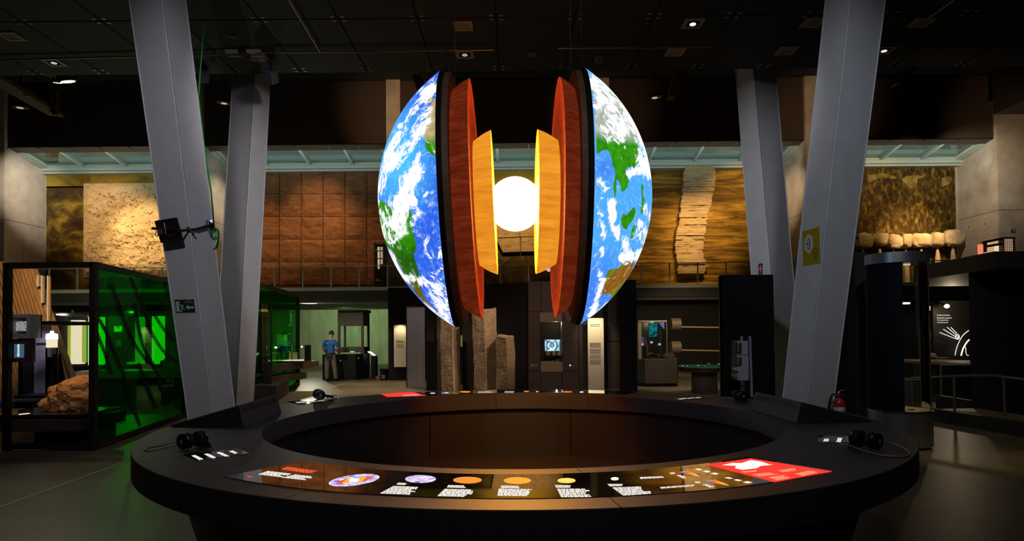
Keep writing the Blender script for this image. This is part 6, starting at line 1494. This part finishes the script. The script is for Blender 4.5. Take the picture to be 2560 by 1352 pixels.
for i in range(0, len(pth) - 1): 
    x, y, _ = pth[i]; x2, y2, _ = pth[i + 1]; mb.tube([Pb(x, y), Pb(x + (x2 - x) * .6, y + (y2 - y) * .6)], .012, 5)
mb.tube([Pb(x, y) for x, y, _ in smooth_path([(1125, 668, 0), (1080, 720, 0), (1030, 810, 0), (1000, 915, 0)], 6)], .018, 6)
mb.tube([Pb(x, y) for x, y, _ in smooth_path([(1055, 770, 0), (1072, 800, 0), (1075, 870, 0), (1095, 910, 0), (1118, 908, 0)], 6)], .008, 6)
mb.build('arc_drawing', white, tp)
sl_ = P(2370, 765, 17.0)
MB().tube([sl_ + Vector((0, .1, .03)), sl_ + Vector((0, .55, .16))], .02, 8).build('spot_arm', BLACK, tp)
MB().lathe([(.0005, 0), (.045, 0), (.055, .05), (.04, .10), (.0005, .10)], sl_, 'Y', 16).build('picture_spot', E('spot_bright', (1, .85, .6), 6), smooth=True, label='small bright spotlight above the comet drawing panel', cat='lamp')
lamp('POINT', 'picture_spot_light', sl_ + Vector((0, -.15, -.05)), 25, (1, .78, .5), None, .05)
MB().cyl(P(2263, 760, 20), .13, .05, 20).build('round_ceiling_lamp', E('lamp_disc2', (1, .9, .75), 2.5), label='small round lamp seen past the curved glass case', cat='lamp')
# counters and rock behind the rails
ct = thing('long_counter', 'long wooden counter on dark legs behind the ramp rails', 'counter', P(2340, 930, 16))
wct = M('counter_wood', (.26, .18, .10), .5)
MB().prism([P(2258, 901, 17), P(2425, 908, 14.7), P(2425, 900, 15.8), P(2258, 897, 18)], (0, 0, -.06)).build('top', wct, ct)
for px in (2293, 2340): 
    q = P(px, 905, 16.2); MB().box((q.x - .05, 16.1, 0), (q.x + .05, 16.3, q.z - .06)).build('leg', BLACK2, ct)
MB().box((P(2380, 925, 15.2).x, 15.2, 0), (P(2430, 925, 15.2).x, 15.8, .75)).build('box_shelf', BLACK, ct)
rkp = P(2331, 893, 16.4)
MB().grid(lambda u, v: rkp + Vector((.09 * math.sin(math.pi * .5 * v) * math.cos(6.283 * u) * (1 + .2 * math.sin(9 * u)), .07 * math.sin(math.pi * .5 * v) * math.sin(6.283 * u), .11 * math.cos(math.pi * .5 * v))), 16, 8).build('small_rock', rockp, smooth=True, label='small pale rock on a stand on the long counter', cat='rock')
MB().box((rkp.x - .14, rkp.y - .1, rkp.z - .03), (rkp.x + .14, rkp.y + .1, rkp.z)).build('rock_stand', BLACK, label='small black stand under the pale rock', cat='stand')
for (px, w_, h_, c_, lb) in ((2354, .12, .05, (.22, .16, .08), 'low brown dish on the long counter'), (2373, .05, .06, (.08, .11, .14), 'small blue-grey pot on the long counter')): MB().lathe([(.0005, 0), (w_, 0), (w_ * 1.1, h_), (w_ * .9, h_), (.0005, h_ * .3)], P(px, 898, 16.0), 'Z', 18).build('dish', M('dish_' + lb[:3], c_, .4), smooth=True, label=lb, cat='dish')
pbox(2258, 778, 2332, 896, 22, .2, 'brown_wall_panel', M('brown_panel', (.06, .042, .030), .7), None) if False else None
bwp = thing('rear_brown_wall', 'dim brown wall panel behind the curved glass case', 'wall panel', P(2290, 900, 21))
pbox(2240, 776, 2480, 900, 21, .2, 'panel', M('brown_panel', (.06, .042, .030), .7), bwp)
pc2 = thing('low_rounded_plinth', 'low dark rounded plinth beyond the curved glass case', 'plinth', P(2270, 985, 13))
q = P(2262, 985, 13.6); MB().lathe([(.0005, 0), (.34, 0), (.36, .06), (.36, .62), (.0005, .62)], Vector((q.x, 13.6, 0)), 'Z', 32).build('body', M('plinth_brown'), pc2, smooth=True)
# ramp with rails
rp = thing('ramp_rail', 'steel handrail with upright posts along the ramp', 'railing', P(2450, 1070, 10.8))
rs = M('rail_satin', (.38, .34, .28), .3, .85)
def hpt(px, py, Y): return P(px, py, Y)
pts = [hpt(2277, 945, 11.8), hpt(2385, 940, 11.3), hpt(2480, 938, 10.9), hpt(2575, 950, 10.1)]
MB().tube(pts, .024, 10).build('handrail', rs, rp, smooth=True)
for (px, py, Y) in ((2280, 945, 11.75), (2385, 941, 11.3), (2510, 942, 10.65)):
    q = hpt(px, py, Y); MB().tube([(q.x, q.y, 0), tuple(q)], .022, 10).build('post', rs, rp, smooth=True)
rp2 = thing('rear_ramp_rail', 'shorter steel rail further back on the ramp', 'railing', P(2390, 1020, 13.4))
MB().tube([hpt(2352, 912, 13.6), hpt(2430, 910, 13.2)], .026, 10).build('handrail', rs, rp2, smooth=True)
q = hpt(2352, 912, 13.6); MB().tube([(q.x, q.y, 0), tuple(q)], .022, 10).build('post', rs, rp2, smooth=True)
kr = M('ramp_brown', (.035, .026, .02), .6); rsf = M('ramp_floor', (.16, .13, .09), .5)
def strip3(pts, z, h_, m_, nm):
    MB().prism([PZ(x, y, 0.001) for x, y in pts], (0, 0, h_)).build(nm, m_, rmp)
rmp = thing('ramp', 'low ramp with a dark brown kerb in front of the brown block', 'ramp', PZ(2460, 1060, 0))
a_, b_ = PZ(2320, 1052, 0), PZ(2620, 1110, 0)
for (p0, p1, dz) in ((PZ(2322, 1050, 0), PZ(2640, 1108, 0), .22), (PZ(2355, 1024, 0), PZ(2436, 1040, 0), .30)):
    dd = (p1 - p0).normalized(); nn = Vector((-dd.y, dd.x, 0)); nn = nn if nn.y > 0 else -nn
    MB().prism([p0, p1, p1 + nn * .12, p0 + nn * .12], (0, 0, dz)).build('kerb', kr, rmp)
p0, p1 = PZ(2322, 1050, 0), PZ(2640, 1108, 0); dd = (p1 - p0).normalized(); nn = Vector((-dd.y, dd.x, 0))
MB().prism([p0 + nn * .12, p1 + nn * .12, p1 + nn * .9, p0 + nn * .9], (0, 0, .20)).build('surface', rsf, rmp)
lamp('SPOT', 'ramp_lamp', (P(2390, 800, 14.5).x, 14.6, 3.2), 190, (1, .74, .42), (P(2370, 960, 14).x, 14.3, 0), .1, 90, .8)
lamp('SPOT', 'right_floor_lamp', (6.4, 8.6, 5.8), 170, (1, .78, .38), (6.0, 8.2, 0), .1, 26, .9)

# ================================================================== CEILING FIXTURES
ventm = M('vent_white', (.30, .26, .20), .5); vent_in = M('vent_inner', (.16, .13, .10), .6)
def vent(px, py, label, lit=0, tone=1.0):
    c_ = PZ(px, py, ZC - .012); s_ = .165
    v = thing('ceiling_vent' if not lit else 'ceiling_downlight', label, 'vent' if not lit else 'lamp', c_)
    for (x0, x1, y0, y1) in ((-s_, s_, -s_, -s_ + .06), (-s_, s_, s_ - .06, s_), (-s_, -s_ + .06, -s_ + .06, s_ - .06), (s_ - .06, s_, -s_ + .06, s_ - .06)):
        MB().box((c_.x + x0, c_.y + y0, c_.z - .004), (c_.x + x1, c_.y + y1, c_.z + .012)).build('frame_side', ventm, v)
    vpl = MB().box((c_.x - s_ + .06, c_.y - s_ + .06, c_.z + .002), (c_.x + s_ - .06, c_.y + s_ - .06, c_.z + .012)).build('plate', BLACK if lit else vent_in, v)
    if lit:
        MB().lathe([(.085, 0), (.085, .02), (.06, .02)], c_ - Vector((0, 0, .015)), 'Z', 20).build('ring', DKMETAL, v)
        MB().lathe([(.0005, 0), (.05, 0), (.05, .012)], c_ - Vector((0, 0, .012)), 'Z', 16).build('lamp_face', E('downlight_%d' % px, (.9, .92, 1), lit), vpl)
    else:
        for k in range(5):
            yy = c_.y - .08 + k * .04; MB().box((c_.x - .1, yy - .012, c_.z - .001), (c_.x + .1, yy + .006, c_.z + .002)).build('slat', ventm, vpl)
for a_ in ((28, 92, 'pale square vent at the outer end of the ceiling beyond the exit sign column', 0), (1157, 66, 'dim square vent in the ceiling over the globe', 0), (645, 144, 'square vent in the ceiling beside the twin-tube fixture', 0), (1688, 131, 'square ceiling vent above the strata mural', 0),
           (1966, 128, 'brightest square ceiling vent between the two columns with signs', 0), (2032, 58, 'square ceiling vent partly behind the yellow sign column', 0), (2305, 57, 'square ceiling vent outside the yellow sign column', 0),
           (135, 157, 'square downlight near the twin spotlights', .5), (1732, 60, 'square downlight with a lit bulb between globe and red sign column', 1.6), (2210, 127, 'square downlight beside the yellow sign column', .9), (1162, 137, 'small square downlight near the globe wires', .35)): vent(*a_)
spkm = M('ceiling_speaker', (.10, .105, .14), .55)
def speaker(px, py, Y, w_, h_, d_, rot, label, led=False):
    c_ = P(px, py, Y); s = thing('ceiling_speaker', label, 'speaker', c_ - Vector((0, 0, h_ / 2)))
    R_ = Matrix.Translation(c_) @ Matrix.Rotation(rot[0], 4, 'Z') @ Matrix.Rotation(rot[1], 4, 'X') @ Matrix.Rotation(rot[2], 4, 'Y')
    x, y, z = w_ / 2, d_ / 2, h_ / 2
    mb = MB(R_); mb.prism([(-x, -y, -z), (x, -y, -z), (x * .7, y, -z), (-x * .7, y, -z)], (0, 0, h_)); mb.build('cabinet', spkm, s, bevel=.012)
    MB(R_).box((-x * .9, -y - .006, -z * .9), (x * .9, -y, z * .9)).build('grille', M('speaker_grille', (.07, .075, .11), .8), s)
    MB().tube([c_ + Vector((0, 0, z * .6)), Vector((c_.x, c_.y, ZC))], .014, 8).build('bracket', DKMETAL, s)
    if led: MB(R_).box((-.02, -y - .012, -.02), (.02, -y - .006, .02)).build('badge', M('badge_gold', (.7, .45, .25), .4), s)
speaker(571, 75, 11.2, .36, .22, .22, (.2, .35, .25), 'black wedge loudspeaker with a gold badge under the ceiling', True)
speaker(507, 190, 12.6, .20, .24, .2, (.6, .3, 0), 'dim loudspeaker half hidden behind the exit sign column top')
speaker(677, 192, 12.4, .26, .24, .22, (-.5, .5, .3), 'round-cornered loudspeaker overlapping the rear column top')
speaker(1330, 133, 12.0, .14, .14, .14, (0, .4, 0), 'small loudspeaker hanging in the gap above the white ball')
speaker(1497, 148, 12.2, .15, .14, .14, (.2, .4, 0), 'small loudspeaker hanging beside the Asia globe half')
fx = thing('twin_tube_fixture', 'twin-tube ceiling projector fixture on a rail', 'light fixture', P(612, 135, 11.8))
c_ = P(612, 131, 11.8)
for dy in (-.07, .07): MB().tube([c_ + Vector((-.32, dy, 0)), c_ + Vector((.32, dy, 0))], .05, 12).build('tube', M('fixture_alu', (.5, .51, .52), .4, .3), fx, smooth=True)
MB().box(c_ + Vector((-.06, -.14, -.06)), c_ + Vector((.07, .14, .08))).build('clamp', BLACK, fx)
MB().prism([c_ + Vector((-.20, 0, .10)), c_ + Vector((.18, 0, .10)), c_ + Vector((.24, 0, .26)), c_ + Vector((-.22, 0, .26))], (0, .2, 0)).build('housing', BLACK2, fx)
MB().tube([c_ + Vector((0, .05, .1)), Vector((c_.x, c_.y + .05, ZC))], .015, 6).build('hanger', DKMETAL, fx)
tw = thing('twin_spotlights', 'pair of bright warm spotlights on an arm below the ceiling edge', 'spotlight', P(162, 212, 13.4))
for (px, py, r_, h_, tl) in ((144, 207, .09, .13, .1), (170, 204, .15, .10, -.15)):
    q = P(px, py, 13.4); R_ = Matrix.Translation(q) @ Matrix.Rotation(tl, 4, 'Y') @ Matrix.Rotation(.25, 4, 'X')
    MB(R_).lathe([(.0005, h_), (r_ * .8, h_), (r_, 0), (r_ * .9, 0), (.0005, .01)], (0, 0, 0), 'Z', 20).build('housing', M('spot_grey', (.16, .14, .13), .4), tw, smooth=True)
    MB(R_).lathe([(.0005, 0), (r_ * .88, 0)], (0, 0, -.005), 'Z', 20).build('lens', E('spot_lens', (1, .85, .6), 6), tw)
MB().tube([P(85, 153, 12.6), P(132, 183, 13.0), P(146, 200, 13.4), P(168, 200, 13.4)], .02, 8).build('arm', DKMETAL, tw)
MB().tube([P(85, 153, 12.6), P(85, 153, 12.6) + Vector((0, 0, .6))], .02, 8).build('drop_rod', DKMETAL, tw)
for (px, py, Y, lb) in ((50, 270, 22, 'grey soffit spotlight under the roof truss'), (560, 259, 24, 'dim soffit spotlight beside the rear column'), (1637, 245, 24, 'soffit spotlight above the Asia globe half')):
    q = P(px, py, Y); t = thing('soffit_spotlight', lb, 'spotlight', q); r_ = .16
    MB().lathe([(.0005, .12), (r_ * 1.6, .12), (r_ * 1.6, .03), (r_, 0), (r_ * .9, 0), (.0005, .02)], q, 'Z', 20).build('housing', DKMETAL, t, smooth=True)
    MB().lathe([(.0005, 0), (r_ * .85, 0)], q + Vector((0, 0, .005)), 'Z', 18).build('lens', E('soffit_lens', (.9, .7, .45), .55), t)
    MB().tube([q + Vector((0, 0, .1)), Vector((q.x, q.y, ZROOF))], .02, 6).build('stem', DKMETAL, t)
# roof truss beside the twin spotlights
tr = thing('roof_truss', 'dark steel roof truss with diagonal braces below the ceiling edge', 'truss', P(70, 260, 20))
trm = M('truss_brown', (.10, .065, .035), .6); trd = M('truss_dark', (.020, .014, .010), .7)
MB().bar(P(-30, 185, 17), P(142, 287, 24), .5, .12).build('lower_chord', trd, tr); MB().bar(P(-30, 178, 17), P(142, 272, 24), .08, .14).build('flange', trm, tr)
MB().bar(P(-30, 120, 17), P(145, 190, 24), .25).build('upper_chord', trd, tr)
for a_, b_ in (((58, 193), (39, 228)), ((28, 193), (39, 228)), ((55, 205), (66, 240)), ((118, 215), (138, 288))): MB().bar(P(*a_, 19.5), P(*b_, 19.5), .09).build('brace', trm, tr)
MB().prism([P(x, y, 22.5) for x, y in ((100, 203), (142, 226), (141, 288), (98, 262))], (0, .1, 0)).build('gusset_panel', M('gusset', (.085, .06, .038), .7), tr)
for k, (pts, Y, lb) in enumerate((([(1692, 166), (1722, 170), (1690, 240), (1672, 240)], 21, 'slanting perforated brown roof beam above the Asia globe half'), ([(1030, 186), (1050, 186), (1072, 224), (1042, 224)], 21, 'slanting brown roof beam beside the Africa globe half'), ([(2270, 168), (2298, 168), (2255, 205), (2240, 208)], 21, 'thin slanting roof beam beyond the yellow sign column'))):
    MB().prism([P(x, y, Y) for x, y in pts], (0, .4, 0)).build('roof_beam', M('beam_brown', (.07, .045, .026), .7), label=lb, cat='beam')
MB().box((P(2528, 230, 26).x, 24, ZP(265, 26, 2540)), (P(2700, 230, 26).x, 27, ZP(150, 26, 2540))).build('roof_box', M('roof_box', (.02, .016, .014), .7), label='dark boxed duct in the corner below the roof', cat='duct')
# glazed door onto the balcony next to the sandstone
gd = group_node('door_1', P(953, 712, MUR - .35))
def dbox(x0, y0, x1, y1, Y, dep, nm, m_): a, b = P(x0, y0, Y), P(x1, y1, Y); return MB().box((a.x, Y, b.z), (b.x, Y + dep, a.z)).build(nm, m_, gd)
dbox(934, 608, 970, 714, MUR - .22, .06, 'recess', M('door_glass_dark', (.02, .015, .012), .2)); dbox(934, 607, 938, 714, MUR - .30, .1, 'jamb', DKMETAL); dbox(966, 607, 970, 714, MUR - .30, .1, 'jamb', DKMETAL); dbox(934, 606, 970, 611, MUR - .30, .1, 'head', DKMETAL)
dbox(944, 617, 949, 672, MUR - .24, .03, 'lit_strip', E('door_glow', (1, .75, .45), .55)); dbox(951, 617, 957, 660, MUR - .24, .03, 'lit_strip', E('door_glow2', (1, .8, .55), .3))
for yy in (626, 645): dbox(938, yy, 966, yy + 2, MUR - .27, .03, 'glazing_bar', DKMETAL)
